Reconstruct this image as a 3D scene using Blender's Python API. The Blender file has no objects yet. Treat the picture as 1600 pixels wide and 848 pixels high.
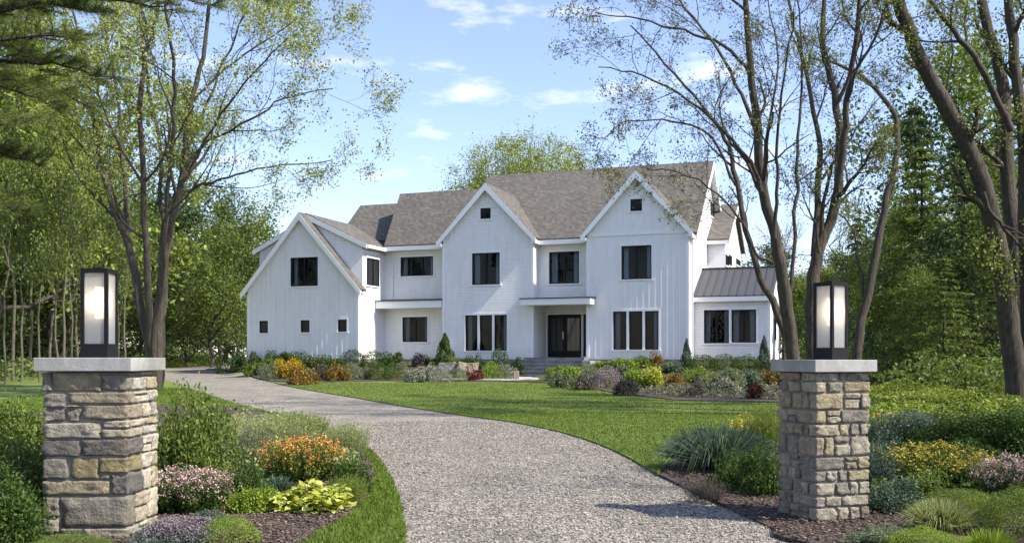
import bpy, bmesh, math, random, zlib
import numpy as np
from mathutils import Vector, noise as mnoise

# ------------------------------------------------------------------ camera, sky, sun, exposure
S = bpy.context.scene
F = 1537.0; HZ = 558.0; EYE = 1.5
cam = bpy.data.cameras.new("camera"); camo = bpy.data.objects.new("camera", cam); S.collection.objects.link(camo)
camo.location = (0, 0, EYE); camo.rotation_euler = (math.pi/2, 0, 0)
cam.sensor_width = 36; cam.lens = 36*F/1600; cam.shift_y = (HZ-424)/1600; cam.clip_end = 6000; cam.clip_start = .1
S.camera = camo
SUN_AZ = math.radians(-22)      # from +X towards -Y
SUN_EL = math.radians(45)
EXPOSURE = 1.32; SUN_STRENGTH = 3.7; SKY_STRENGTH = 0.117
w = bpy.data.worlds.new("World"); S.world = w; w.use_nodes = True
nt = w.node_tree; nt.nodes.clear()
def N(nt, t, **k):
    n = nt.nodes.new(t)
    for a, b in k.items(): setattr(n, a, b)
    return n
sky = N(nt, 'ShaderNodeTexSky', sky_type='NISHITA', sun_disc=False)
sky.sun_elevation = SUN_EL; sky.sun_rotation = math.pi/2 - SUN_AZ
sky.air_density = 1.0; sky.dust_density = .5; sky.ozone_density = 2.2
tc = N(nt, 'ShaderNodeTexCoord'); sep = N(nt, 'ShaderNodeSeparateXYZ'); nt.links.new(tc.outputs['Generated'], sep.inputs[0])
mp = N(nt, 'ShaderNodeMapping'); mp.inputs['Scale'].default_value = (8.5, 8.5, 27.0); mp.inputs['Location'].default_value = (3.1, 1.7, 0.45)
nt.links.new(tc.outputs['Generated'], mp.inputs[0])
no = N(nt, 'ShaderNodeTexNoise'); no.inputs['Scale'].default_value = 1.0; no.inputs['Detail'].default_value = 7; no.inputs['Roughness'].default_value = .55
nt.links.new(mp.outputs[0], no.inputs['Vector'])
cr = N(nt, 'ShaderNodeValToRGB'); cr.color_ramp.elements[0].position = .565; cr.color_ramp.elements[1].position = .74
nt.links.new(no.outputs['Fac'], cr.inputs[0])
# pale veil low over the horizon
hr = N(nt, 'ShaderNodeMapRange'); hr.inputs['From Min'].default_value = 0.0; hr.inputs['From Max'].default_value = .45; hr.inputs['To Min'].default_value = .05; hr.inputs['To Max'].default_value = .05
nt.links.new(sep.outputs['Z'], hr.inputs['Value'])
mx = N(nt, 'ShaderNodeMath', operation='MAXIMUM'); nt.links.new(cr.outputs[0], mx.inputs[0]); nt.links.new(hr.outputs[0], mx.inputs[1])
mul = N(nt, 'ShaderNodeMath', operation='MULTIPLY'); nt.links.new(mx.outputs[0], mul.inputs[0]); mul.inputs[1].default_value = .9
mix = N(nt, 'ShaderNodeMix', data_type='RGBA'); nt.links.new(mul.outputs[0], mix.inputs['Factor'])
tint = N(nt, 'ShaderNodeMix', data_type='RGBA', blend_type='MULTIPLY'); tint.inputs['Factor'].default_value = 1
nt.links.new(sky.outputs[0], tint.inputs['A']); tint.inputs['B'].default_value = (.98, .9, 1.01, 1)
nt.links.new(tint.outputs['Result'], mix.inputs['A']); mix.inputs['B'].default_value = (4.6, 4.7, 5.0, 1)
bg = N(nt, 'ShaderNodeBackground'); bg.inputs['Strength'].default_value = SKY_STRENGTH
nt.links.new(mix.outputs['Result'], bg.inputs[0]); wo = N(nt, 'ShaderNodeOutputWorld'); nt.links.new(bg.outputs[0], wo.inputs[0])
sun = bpy.data.lights.new("sun", 'SUN'); sun.energy = SUN_STRENGTH; sun.angle = math.radians(1.4); sun.color = (1, .93, .82)
suno = bpy.data.objects.new("sun", sun); S.collection.objects.link(suno)
sd = Vector((math.cos(SUN_EL)*math.cos(SUN_AZ), math.cos(SUN_EL)*math.sin(SUN_AZ), math.sin(SUN_EL)))
suno.rotation_euler = sd.to_track_quat('Z', 'Y').to_euler()
S.view_settings.view_transform = 'Standard'; S.view_settings.look = 'None'; S.view_settings.gamma = 1
S.view_settings.exposure = EXPOSURE
S.render.engine = 'CYCLES'
try:
    S.cycles.max_bounces = 7; S.cycles.diffuse_bounces = 3; S.cycles.glossy_bounces = 3; S.cycles.transmission_bounces = 5
    S.cycles.transparent_max_bounces = 8; S.cycles.use_denoising = True; S.cycles.sample_clamp_indirect = 6
except Exception: pass

rng = np.random.default_rng(7); random.seed(7)
R = math.radians

# ------------------------------------------------------------------ materials
MC = {}
def mat(name, color, rough=.7, **k):
    if name in MC: return MC[name]
    m = bpy.data.materials.new(name); m.use_nodes = True
    b = m.node_tree.nodes['Principled BSDF']
    b.inputs['Base Color'].default_value = (*color, 1); b.inputs['Roughness'].default_value = rough
    for a, v in k.items(): b.inputs[a.replace('_', ' ')].default_value = v
    MC[name] = m; return m
def nodes(m): return m.node_tree, m.node_tree.nodes['Principled BSDF']
def ramp(nt, stops, src):
    r = N(nt, 'ShaderNodeValToRGB'); e = r.color_ramp.elements
    while len(e) < len(stops): e.new(.5)
    for el, (p, c) in zip(e, stops): el.position = p; el.color = (*c, 1)
    nt.links.new(src, r.inputs[0]); return r.outputs[0]
def objco(nt, scale=(1, 1, 1)):
    t = N(nt, 'ShaderNodeTexCoord'); m = N(nt, 'ShaderNodeMapping'); m.inputs['Scale'].default_value = scale
    nt.links.new(t.outputs['Object'], m.inputs[0]); return m.outputs[0]
def noise(nt, vec, scale, detail=4, rough=.6):
    n = N(nt, 'ShaderNodeTexNoise'); n.inputs['Scale'].default_value = scale; n.inputs['Detail'].default_value = detail; n.inputs['Roughness'].default_value = rough
    nt.links.new(vec, n.inputs['Vector']); return n.outputs['Fac']
def bump(nt, b, h, strength=.5, dist=.02):
    n = N(nt, 'ShaderNodeBump'); n.inputs['Strength'].default_value = strength; n.inputs['Distance'].default_value = dist
    nt.links.new(h, n.inputs['Height']); nt.links.new(n.outputs[0], b.inputs['Normal']); return n
def mixc(nt, a, b, f, mode='MIX'):
    m = N(nt, 'ShaderNodeMix', data_type='RGBA', blend_type=mode)
    for key, v in (('A', a), ('B', b)):
        if isinstance(v, tuple): m.inputs[key].default_value = (*v, 1)
        else: nt.links.new(v, m.inputs[key])
    if isinstance(f, (int, float)): m.inputs['Factor'].default_value = f
    else: nt.links.new(f, m.inputs['Factor'])
    return m.outputs['Result']

def leafmat(name, c1, c2, c3=None, trans=.35, rough=.5, patch=None):
    """leaves: colour varies leaf by leaf, some light comes through"""
    if name in MC: return MC[name]
    m = bpy.data.materials.new(name); m.use_nodes = True; nt, b = nodes(m)
    g = N(nt, 'ShaderNodeNewGeometry')
    st = [(0, c1), (.6, c2), (1, c3 or tuple(min(1, x*1.5) for x in c2))]
    c = ramp(nt, st, g.outputs['Random Per Island'])
    if patch:
        v = objco(nt); c = mixc(nt, c, patch, ramp(nt, [(.48, (0, 0, 0)), (.62, (.8, .8, .8))], noise(nt, v, 1.1, 3)))
    nt.links.new(c, b.inputs['Base Color']); b.inputs['Roughness'].default_value = rough
    b.inputs['Specular IOR Level'].default_value = .25
    t = N(nt, 'ShaderNodeBsdfTranslucent'); tcol = mixc(nt, c, (1.0, 1.0, .45), 1.0, 'MULTIPLY')
    nt.links.new(tcol, t.inputs[0]); ms = N(nt, 'ShaderNodeMixShader'); ms.inputs[0].default_value = trans
    nt.links.new(b.outputs[0], ms.inputs[1]); nt.links.new(t.outputs[0], ms.inputs[2])
    nt.links.new(ms.outputs[0], nt.nodes['Material Output'].inputs['Surface'])
    MC[name] = m; return m

def bark(name, c1, c2, moss=None):
    if name in MC: return MC[name]
    m = mat(name, c1, .95); nt, b = nodes(m)
    v = objco(nt, (14, 14, 2.2)); n1 = noise(nt, v, 1.2, 6, .65)
    c = ramp(nt, [(.3, c1), (.7, c2)], n1)
    if moss:
        n2 = noise(nt, objco(nt, (1, 1, .35)), 1.6, 4); c = mixc(nt, c, moss, ramp(nt, [(.5, (0, 0, 0)), (.68, (.7, .7, .7))], n2))
    nt.links.new(c, b.inputs['Base Color']); bump(nt, b, n1, 1.0, .09)
    return m

BARK = bark('bark_grey_brown', (.024, .019, .014), (.105, .086, .064), (.045, .047, .022))
BARKD = bark('bark_dark', (.03, .025, .02), (.09, .075, .06))
BARKB = bark('bark_brown_bare', (.024, .018, .013), (.105, .083, .06), (.045, .046, .024))
BARKP = bark('bark_pale_slender', (.07, .062, .042), (.18, .16, .115))
STEM = mat('twig_brown', (.08, .06, .035), .9)

def m_siding(name, kind):
    m = mat(name, (.8, .79, .77), .55); nt, b = nodes(m)
    v = objco(nt); n1 = noise(nt, v, 3.0, 5, .6)
    t = N(nt, 'ShaderNodeSeparateXYZ'); nt.links.new(v, t.inputs[0])
    if kind == 'lap':
        a = N(nt, 'ShaderNodeMath', operation='DIVIDE'); nt.links.new(t.outputs['Z'], a.inputs[0]); a.inputs[1].default_value = .14
        fr = N(nt, 'ShaderNodeMath', operation='FRACT'); nt.links.new(a.outputs[0], fr.inputs[0])
        h = ramp(nt, [(0, (1, 1, 1)), (.9, (.25, .25, .25)), (.94, (0, 0, 0)), (1, (1, 1, 1))], fr.outputs[0])
        bump(nt, b, h, .9, .02)
    c = ramp(nt, [(.25, (.76, .755, .735)), (.75, (.83, .825, .805))], n1)
    zz = N(nt, 'ShaderNodeMapRange'); zz.inputs['From Min'].default_value = -.1; zz.inputs['From Max'].default_value = .5; zz.inputs['To Min'].default_value = .16; zz.inputs['To Max'].default_value = 0; nt.links.new(t.outputs['Z'], zz.inputs['Value'])
    stn = noise(nt, objco(nt, (2.2, 2.2, .35)), 1.5, 5); c = mixc(nt, c, ramp(nt, [(.35, (.93, .925, .91)), (.6, (1, 1, 1))], stn), 1.0, 'MULTIPLY')
    sm = N(nt, 'ShaderNodeMath', operation='MULTIPLY'); nt.links.new(zz.outputs[0], sm.inputs[0]); nt.links.new(ramp(nt, [(.3, (.4, .4, .4)), (.7, (1.6, 1.6, 1.6))], n1), sm.inputs[1]); c = mixc(nt, c, (.4, .36, .3), sm.outputs[0])
    nt.links.new(c, b.inputs['Base Color'])
    return m
SIDE_V = m_siding('white_board_siding', 'vert'); SIDE_L = m_siding('white_lap_siding', 'lap')
TRIM = mat('white_trim', (.8, .8, .8), .45)
def m_shingle():
    m = mat('roof_shingle', (.12, .11, .1), .95); nt, b = nodes(m)
    v = objco(nt); s = N(nt, 'ShaderNodeSeparateXYZ'); nt.links.new(v, s.inputs[0])
    def M(op, a, c):
        n = N(nt, 'ShaderNodeMath', operation=op)
        for i, q in enumerate((a, c)):
            if q is None: continue
            if isinstance(q, (int, float)): n.inputs[i].default_value = q
            else: nt.links.new(q, n.inputs[i])
        return n.outputs[0]
    zr = M('DIVIDE', s.outputs['Z'], .115); row = M('FLOOR', zr, None); fr = M('FRACT', zr, None)
    al = M('ADD', M('ADD', M('DIVIDE', s.outputs['X'], .16), M('DIVIDE', s.outputs['Y'], .16)), M('MULTIPLY', row, .37))
    col = M('FLOOR', al, None); cf = M('FRACT', al, None)
    cb = N(nt, 'ShaderNodeCombineXYZ'); nt.links.new(row, cb.inputs[0]); nt.links.new(col, cb.inputs[1])
    wn = N(nt, 'ShaderNodeTexWhiteNoise'); nt.links.new(cb.outputs[0], wn.inputs['Vector'])
    c = ramp(nt, [(0, (.074, .068, .058)), (.45, (.095, .087, .074)), (.8, (.11, .101, .087)), (1, (.135, .124, .105))], wn.outputs['Value'])
    big = noise(nt, v, .6, 4); c = mixc(nt, c, ramp(nt, [(.3, (.93, .93, .94)), (.7, (1.07, 1.06, 1.04))], big), 1.0, 'MULTIPLY')
    fine = noise(nt, v, 22, 5, .8); c = mixc(nt, c, ramp(nt, [(.3, (.7, .7, .7)), (.7, (1.3, 1.3, 1.3))], fine), 1.0, 'MULTIPLY')
    nt.links.new(c, b.inputs['Base Color'])
    h = ramp(nt, [(0, (1, 1, 1)), (.9, (.5, .5, .5)), (.95, (0, 0, 0)), (1, (0, 0, 0))], fr)
    bump(nt, b, h, 1.0, .02)
    return m
SHINGLE = m_shingle()
METALROOF = mat('grey_standing_seam', (.052, .054, .058), .6)
DARKCAP = mat('dark_metal_cap', (.035, .035, .04), .4, Metallic=.4)
BLACK = mat('black_frame', (.006, .006, .007), .5, Specular_IOR_Level=.25)
BLACKL = mat('black_lantern_metal', (.008, .008, .009), .6, Specular_IOR_Level=.2)
DARKROOM = mat('dark_room', (.02, .021, .023), .9)
CURT = mat('pale_curtain', (.75, .74, .72), .9)
def m_glass():
    m = bpy.data.materials.new('window_glass'); m.use_nodes = True; nt = m.node_tree; nt.nodes.clear()
    o = N(nt, 'ShaderNodeOutputMaterial'); fr = N(nt, 'ShaderNodeFresnel'); fr.inputs[0].default_value = 1.32
    tr = N(nt, 'ShaderNodeBsdfTransparent'); tr.inputs[0].default_value = (.52, .6, .66, 1)
    gl = N(nt, 'ShaderNodeBsdfGlossy'); gl.inputs['Roughness'].default_value = .03
    v = objco(nt); n = noise(nt, v, 1.2, 2); bm = N(nt, 'ShaderNodeBump'); bm.inputs['Strength'].default_value = .12; bm.inputs['Distance'].default_value = .1
    nt.links.new(n, bm.inputs['Height']); nt.links.new(bm.outputs[0], gl.inputs['Normal'])
    ms = N(nt, 'ShaderNodeMixShader'); nt.links.new(fr.outputs[0], ms.inputs[0]); nt.links.new(tr.outputs[0], ms.inputs[1]); nt.links.new(gl.outputs[0], ms.inputs[2])
    nt.links.new(ms.outputs[0], o.inputs[0]); return m
GLASS = m_glass()
def m_concrete(name, a, bcol, scale=9):
    m = mat(name, a, .85); nt, b = nodes(m); v = objco(nt)
    n1 = noise(nt, v, scale, 8, .7); c = ramp(nt, [(.3, a), (.7, bcol)], n1)
    n2 = noise(nt, v, 1.7, 4, .6); c = mixc(nt, c, ramp(nt, [(.35, (.68, .67, .63)), (.6, (1.05, 1.05, 1.05))], n2), 1.0, 'MULTIPLY')
    nt.links.new(c, b.inputs['Base Color']); bump(nt, b, noise(nt, v, 45, 5), .3, .01); return m
CAP = m_concrete('bluestone_cap', (.235, .235, .22), (.34, .335, .315), 14)
STEPS = m_concrete('grey_bluestone_steps', (.13, .14, .15), (.2, .21, .22))
FOUND = m_concrete('foundation_grey', (.2, .21, .21), (.3, .3, .3))
PAVE = m_concrete('pale_flagstone', (.33, .32, .29), (.45, .43, .4))
def m_stone():
    m = mat('fieldstone', (.3, .27, .23), .92); nt, b = nodes(m); v = objco(nt)
    at = N(nt, 'ShaderNodeAttribute', attribute_name='tint')
    n1 = noise(nt, v, 9, 8, .68); n2 = noise(nt, v, 45, 4, .7); n3 = noise(nt, v, 3.3, 3, .5)
    c = mixc(nt, at.outputs['Color'], ramp(nt, [(.3, (.5, .49, .48)), (.5, (1, .99, .97)), (.7, (1.38, 1.35, 1.28))], n1), 1.0, 'MULTIPLY')
    c = mixc(nt, c, (.2, .135, .065), ramp(nt, [(.57, (0, 0, 0)), (.7, (.3, .3, .3))], n3))
    c = mixc(nt, c, ramp(nt, [(.3, (.75, .75, .75)), (.7, (1.2, 1.2, 1.2))], n2), 1.0, 'MULTIPLY')
    nt.links.new(c, b.inputs['Base Color'])
    ad = N(nt, 'ShaderNodeMath', operation='MULTIPLY_ADD'); nt.links.new(n2, ad.inputs[0]); ad.inputs[1].default_value = .35; nt.links.new(n1, ad.inputs[2])
    bump(nt, b, ad.outputs[0], 1.0, .05); return m
FSTONE = m_stone()
MORTAR = m_concrete('mortar', (.16, .14, .12), (.24, .22, .19), 20)
BOULDER = m_concrete('boulder_grey', (.09, .09, .095), (.2, .195, .19), 5)
BOULDERT = m_concrete('boulder_tan', (.24, .2, .14), (.36, .31, .23), 5)

def m_gravel():
    m = mat('gravel', (.3, .28, .26), .95); nt, b = nodes(m); v = objco(nt)
    vo = N(nt, 'ShaderNodeTexVoronoi'); vo.inputs['Scale'].default_value = 36; nt.links.new(v, vo.inputs['Vector'])
    sc = N(nt, 'ShaderNodeSeparateColor'); nt.links.new(vo.outputs['Color'], sc.inputs[0])
    c = ramp(nt, [(0, (.075, .067, .054)), (.35, (.165, .149, .122)), (.7, (.26, .237, .196)), (1, (.405, .372, .312))], sc.outputs[0])
    c = mixc(nt, c, ramp(nt, [(.0, (1, 1, 1)), (.6, (1, 1, 1)), (1, (.4, .38, .36))], vo.outputs['Distance']), 1.0, 'MULTIPLY')
    n1 = noise(nt, objco(nt, (1, .6, 1)), 1.1, 6, .7)
    c = mixc(nt, c, ramp(nt, [(.34, (.72, .71, .7)), (.62, (1.1, 1.1, 1.09))], n1), 1.0, 'MULTIPLY')
    nt.links.new(c, b.inputs['Base Color'])
    inv = N(nt, 'ShaderNodeMath', operation='SUBTRACT'); inv.inputs[0].default_value = 1; nt.links.new(vo.outputs['Distance'], inv.inputs[1])
    bump(nt, b, inv.outputs[0], .8, .012); return m
GRAVEL = m_gravel()
def m_peb():
    m = mat('pebbles', (.3, .28, .26), .9); nt, b = nodes(m); g = N(nt, 'ShaderNodeNewGeometry')
    c = ramp(nt, [(0, (.07, .062, .05)), (.3, (.155, .14, .115)), (.7, (.26, .237, .196)), (.95, (.39, .36, .305)), (1, (.52, .49, .42))], g.outputs['Random Per Island'])
    nt.links.new(c, b.inputs['Base Color']); return m
PEB = m_peb()
def m_lawn():
    m = mat('lawn_turf', (.07, .11, .02), .95); nt, b = nodes(m); v = objco(nt)
    n1 = noise(nt, v, 28, 5, .7); n2 = noise(nt, v, .55, 4, .6); n3 = noise(nt, v, 3.5, 4, .6)
    c = ramp(nt, [(.25, (.065, .1, .012)), (.5, (.105, .155, .02)), (.8, (.15, .205, .032))], n1)
    c = mixc(nt, c, ramp(nt, [(.35, (.8, .85, .8)), (.65, (1.25, 1.15, 1.1))], n2), 1.0, 'MULTIPLY')
    c = mixc(nt, c, ramp(nt, [(.35, (.85, .87, .8)), (.65, (1.15, 1.1, 1.1))], n3), 1.0, 'MULTIPLY')
    nt.links.new(c, b.inputs['Base Color']); bump(nt, b, n1, 1, .04); return m
LAWN = m_lawn()
def m_mulch():
    m = mat('mulch', (.06, .04, .03), 1); nt, b = nodes(m); v = objco(nt)
    vo = N(nt, 'ShaderNodeTexVoronoi'); vo.inputs['Scale'].default_value = 30; nt.links.new(v, vo.inputs['Vector'])
    sc = N(nt, 'ShaderNodeSeparateColor'); nt.links.new(vo.outputs['Color'], sc.inputs[0])
    c = ramp(nt, [(0, (.022, .016, .012)), (.5, (.055, .037, .027)), (1, (.12, .085, .062))], sc.outputs[0])
    nt.links.new(c, b.inputs['Base Color']); bump(nt, b, vo.outputs['Distance'], 1, .03); return m
MULCH = m_mulch()
def m_chips():
    m = mat('chips', (.08, .05, .04), 1); nt, b = nodes(m); g = N(nt, 'ShaderNodeNewGeometry')
    c = ramp(nt, [(0, (.03, .02, .014)), (.6, (.085, .057, .042)), (.9, (.14, .1, .078)), (1, (.24, .19, .15))], g.outputs['Random Per Island'])
    nt.links.new(c, b.inputs['Base Color']); return m
CHIPS = m_chips()
def m_floor():
    m = mat('woodland_floor', (.05, .05, .02), 1); nt, b = nodes(m); v = objco(nt)
    n1 = noise(nt, v, .9, 8, .75); c = ramp(nt, [(.3, (.03, .035, .012)), (.5, (.055, .075, .02)), (.75, (.09, .12, .03))], n1)
    nt.links.new(c, b.inputs['Base Color']); bump(nt, b, noise(nt, v, 9, 5), 1, .1); return m
FLOORM = m_floor()
GRASSB = leafmat('grass_blades', (.075, .12, .013), (.12, .18, .022), (.18, .245, .042), .35, .6)

# leaf palettes
LM = dict(
 green=((.03, .06, .012), (.06, .11, .02), (.11, .17, .035)),
 dark=((0.027, 0.053, 0.017), (0.056, 0.094, 0.029), (0.106, 0.156, 0.05)),
 blue=((.045, .075, .05), (.1, .15, .11), (.19, .25, .19)),
 sage=((.08, .1, .06), (.16, .2, .12), (.28, .32, .21)),
 silver=((.16, .17, .14), (.28, .29, .25), (.42, .42, .38)),
 lime=((.1, .16, .015), (.2, .29, .03), (.34, .42, .07)),
 yellow=((.2, .25, .02), (.42, .46, .05), (.62, .62, .16)),
 chart=((.25, .3, .04), (.5, .54, .1), (.72, .74, .26)),
 gold=((.18, .13, .01), (.42, .28, .015), (.6, .42, .04)),
 rust=((.1, .075, .015), (.22, .13, .03), (.38, .24, .07)),
 red=((.06, .016, .014), (.13, .035, .032), (.22, .08, .065)),
 plum=((.02, .014, .02), (.05, .03, .045), (.1, .06, .09)),
 spring=((.1, .14, .02), (.2, .26, .04), (.32, .38, .09)),
 mid=((.07, .105, .02), (.13, .185, .035), (.22, .28, .065)),
 wood=((0.066, 0.1, 0.026), (0.133, 0.181, 0.046), (0.225, 0.281, 0.079)),
 pine=((0.046, 0.081, 0.034), (0.099, 0.144, 0.06), (0.186, 0.231, 0.108)),
 hem=((0.046, 0.081, 0.043), (0.099, 0.156, 0.072), (0.186, 0.244, 0.122)),
 fpink=((.28, .17, .16), (.46, .31, .3), (.62, .49, .46)),
 fyel=((.42, .3, .03), (.62, .48, .06), (.76, .66, .18)),
 forange=((.36, .13, .03), (.55, .25, .05), (.68, .42, .12)),
 fmauve=((.13, .1, .12), (.22, .17, .2), (.36, .3, .33)),
 dusk=((.07, .06, .055), (.12, .105, .09), (.2, .175, .15)),
 straw=((.16, .19, .07), (.28, .32, .13), (.42, .44, .24)),
)
def lm(k): return leafmat('leaf_'+k, *LM[k], trans=(.15 if k[0] == 'f' or k in ('plum', 'red') else .38), rough=.6)

# ------------------------------------------------------------------ mesh helpers
def newmesh(name, V, Fc, m, parent=None, smooth=False, link=True):
    me = bpy.data.meshes.new(name)
    if isinstance(Fc, np.ndarray):
        V = np.asarray(V, np.float32); n, k = Fc.shape
        me.vertices.add(len(V)); me.vertices.foreach_set('co', V.ravel())
        me.loops.add(n*k); me.loops.foreach_set('vertex_index', Fc.astype(np.int32).ravel())
        me.polygons.add(n); me.polygons.foreach_set('loop_start', np.arange(0, n*k, k, dtype=np.int32))
        me.polygons.foreach_set('loop_total', np.full(n, k, dtype=np.int32))
        me.update(calc_edges=True)
    else:
        me.from_pydata([tuple(map(float, v)) for v in V], [], Fc); me.update()
    if smooth: me.polygons.foreach_set('use_smooth', np.ones(len(me.polygons), dtype=bool))
    me.materials.append(m)
    if not link: return me
    return addobj(name, me, parent)
def addobj(name, me, parent=None):
    o = bpy.data.objects.new(name, me); S.collection.objects.link(o)
    if parent is not None: o.parent = parent
    return o
def tag(o, label=None, cat=None, group=None, kind=None):
    if label: o['label'] = label
    if cat: o['category'] = cat
    if group: o['group'] = group
    if kind: o['kind'] = kind
    return o
def empty(name, loc=(0, 0, 0), rz=0):
    o = bpy.data.objects.new(name, None); S.collection.objects.link(o); o.location = loc; o.rotation_euler = (0, 0, rz); o.empty_display_size = .2
    return o
class B:
    """collects polygons"""
    def __init__(s): s.V = []; s.F = []
    def poly(s, pts):
        i = len(s.V); s.V += [tuple(p) for p in pts]; s.F.append(list(range(i, i+len(pts))))
    def hexa(s, p):   # 8 points: bottom 4 ccw, top 4 ccw
        i = len(s.V); s.V += [tuple(q) for q in p]
        for f in ((3, 2, 1, 0), (4, 5, 6, 7), (0, 1, 5, 4), (1, 2, 6, 5), (2, 3, 7, 6), (3, 0, 4, 7)): s.F.append([i+a for a in f])
    def box(s, x0, x1, y0, y1, z0, z1):
        s.hexa([(x0, y0, z0), (x1, y0, z0), (x1, y1, z0), (x0, y1, z0), (x0, y0, z1), (x1, y0, z1), (x1, y1, z1), (x0, y1, z1)])
    def prism(s, pts, off):
        n = len(pts); i = len(s.V); o = Vector(off)
        s.V += [tuple(p) for p in pts] + [tuple(Vector(p)+o) for p in pts]
        s.F.append([i+k for k in range(n)][::-1]); s.F.append([i+n+k for k in range(n)])
        for k in range(n): s.F.append([i+k, i+(k+1) % n, i+n+(k+1) % n, i+n+k])
    def bar(s, a, b, wd, dp, up=(0, 0, 1)):
        a = Vector(a); b = Vector(b); d = (b-a).normalized(); sx = d.cross(Vector(up)).normalized(); sy = sx.cross(d)
        sx *= wd/2; sy *= dp/2
        s.hexa([a-sx-sy, a+sx-sy, a+sx+sy, a-sx+sy, b-sx-sy, b+sx-sy, b+sx+sy, b-sx+sy])
    def each(s, name, m, parent=None, per=6):
        """every solid as an object of its own"""
        o = None
        for k in range(0, len(s.F), per):
            fs = s.F[k:k+per]; lo = min(min(f) for f in fs); hi = max(max(f) for f in fs)
            q = B(); q.V = s.V[lo:hi+1]; q.F = [[i-lo for i in f] for f in fs]; o = q.build(name, m, parent)
        return o
    def build(s, name, m, parent=None, bevel=0):
        me = bpy.data.meshes.new(name); me.from_pydata(s.V, [], s.F)
        bm = bmesh.new(); bm.from_mesh(me); bmesh.ops.recalc_face_normals(bm, faces=bm.faces)
        if bevel:
            bmesh.ops.bevel(bm, geom=[e for e in bm.edges], offset=bevel, segments=2, affect='EDGES', profile=.5)
        bm.to_mesh(me); bm.free(); me.materials.append(m); me.update()
        return addobj(name, me, parent)

def unit(v): return v/np.maximum(np.linalg.norm(v, axis=-1, keepdims=True), 1e-9)
def leafcloud(P, L, Wd, up=.5, r=rng, D=None):
    """one folded diamond per leaf; returns V, F"""
    n = len(P); L = np.broadcast_to(L, n)*r.uniform(.65, 1.35, n); Wd = np.broadcast_to(Wd, n)*r.uniform(.7, 1.3, n)
    nm = unit(r.normal(size=(n, 3)) + np.array([0, 0, up*1.6]))
    a = r.normal(size=(n, 3)) if D is None else D + r.normal(size=(n, 3))*.35
    t = unit(a - nm*np.sum(a*nm, 1, keepdims=True)); b = np.cross(nm, t)
    h = L[:, None]/2; q = Wd[:, None]/2
    V = np.stack([P-t*h, P+b*q+nm*q*.35, P+t*h, P-b*q+nm*q*.35], 1).reshape(-1, 3)
    return V, np.arange(4*n).reshape(n, 4)
def blades(P, D, L, Wd, r=rng, bend=.25):
    """thin two-step blades along D"""
    n = len(P); L = np.broadcast_to(L, n)[:, None]; Wd = np.broadcast_to(Wd, n)[:, None]
    D = unit(D); s = unit(np.cross(D, r.normal(size=(n, 3))))
    Z = np.array([0, 0, 1.0]); mid = P + D*L*.55; tip = P + D*L - Z*L*bend
    V = np.stack([P-s*Wd/2, P+s*Wd/2, mid+s*Wd*.4, tip, mid-s*Wd*.4], 1).reshape(-1, 3)
    return V, np.arange(5*n).reshape(n, 5)
def join(parts):
    Vs = []; Fs = []; k = 0
    for V, Fc in parts:
        Vs.append(V); Fs.append(Fc+k); k += len(V)
    return np.concatenate(Vs), np.concatenate(Fs)
class Tubes:
    def __init__(s): s.V = []; s.F = []; s.n = 0
    def add(s, pts, rad, k=6):
        pts = np.asarray(pts, float); rad = np.asarray(rad, float); n = len(pts)
        if n < 2: return
        T = np.gradient(pts, axis=0); T = unit(T); ref = np.array([1., 0, 0]) if abs(T[0, 0]) < .8 else np.array([0, 1., 0])
        X = unit(np.cross(T, ref)); Y = np.cross(T, X)
        a = np.arange(k)*2*math.pi/k
        ring = pts[:, None, :] + rad[:, None, None]*(np.cos(a)[None, :, None]*X[:, None, :] + np.sin(a)[None, :, None]*Y[:, None, :])
        s.V.append(ring.reshape(-1, 3))
        i = np.arange(n-1)[:, None]*k + np.arange(k)[None, :]; j = np.arange(n-1)[:, None]*k + ((np.arange(k)+1) % k)[None, :]
        s.F.append(np.stack([i, j, j+k, i+k], -1).reshape(-1, 4) + s.n); s.n += n*k
    def build(s, name, m, parent=None, link=True):
        return newmesh(name, np.concatenate(s.V), np.concatenate(s.F), m, parent, smooth=True, link=link)

# ------------------------------------------------------------------ terrain
HA = R(20); HU = np.array([math.cos(HA), -math.sin(HA)]); HV = np.array([math.sin(HA), math.cos(HA)])
HO = np.array([8.49, 47.3])                       # front right corner of the right gable
gk = [(-400, 0), (14, 0), (20, .04), (30, .15), (42, .4), (50, .52), (60, .76), (85, .98), (130, 1.1), (900, 1.3)]
gx = np.array([a for a, _ in gk], float); gz = np.array([b for _, b in gk], float)
def sst(a, b, x):
    t = min(1, max(0, (x-a)/(b-a))); return t*t*(3-2*t)
def ground(x, y):
    z = float(np.interp(y, gx, gz))
    d = np.array([x, y])-HO; u = float(d@HU); v = float(d@HV)
    m = sst(-6.8, -.6, v)*sst(-25, -21, u)*(1-sst(6, 10, u))
    m *= 1-.95*sst(-10.6, -9.7, u)*(1-sst(-5.6, -4.6, u))*(1-sst(-1.5, -.6, v))
    return z + m*(1.22-z)
def at(x, y, Y):            # a point of the photograph at depth Y
    return Vector(((x-800)/F*Y, Y, EYE+(HZ-y)/F*Y))
def atg(x, y):              # the same on the ground
    lo, hi = 2.0, 300.0
    for _ in range(50):
        m = (lo+hi)/2
        if EYE+(HZ-y)/F*m > ground((x-800)/F*m, m): lo = m
        else: hi = m
    return ((x-800)/F*lo, lo)
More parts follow.
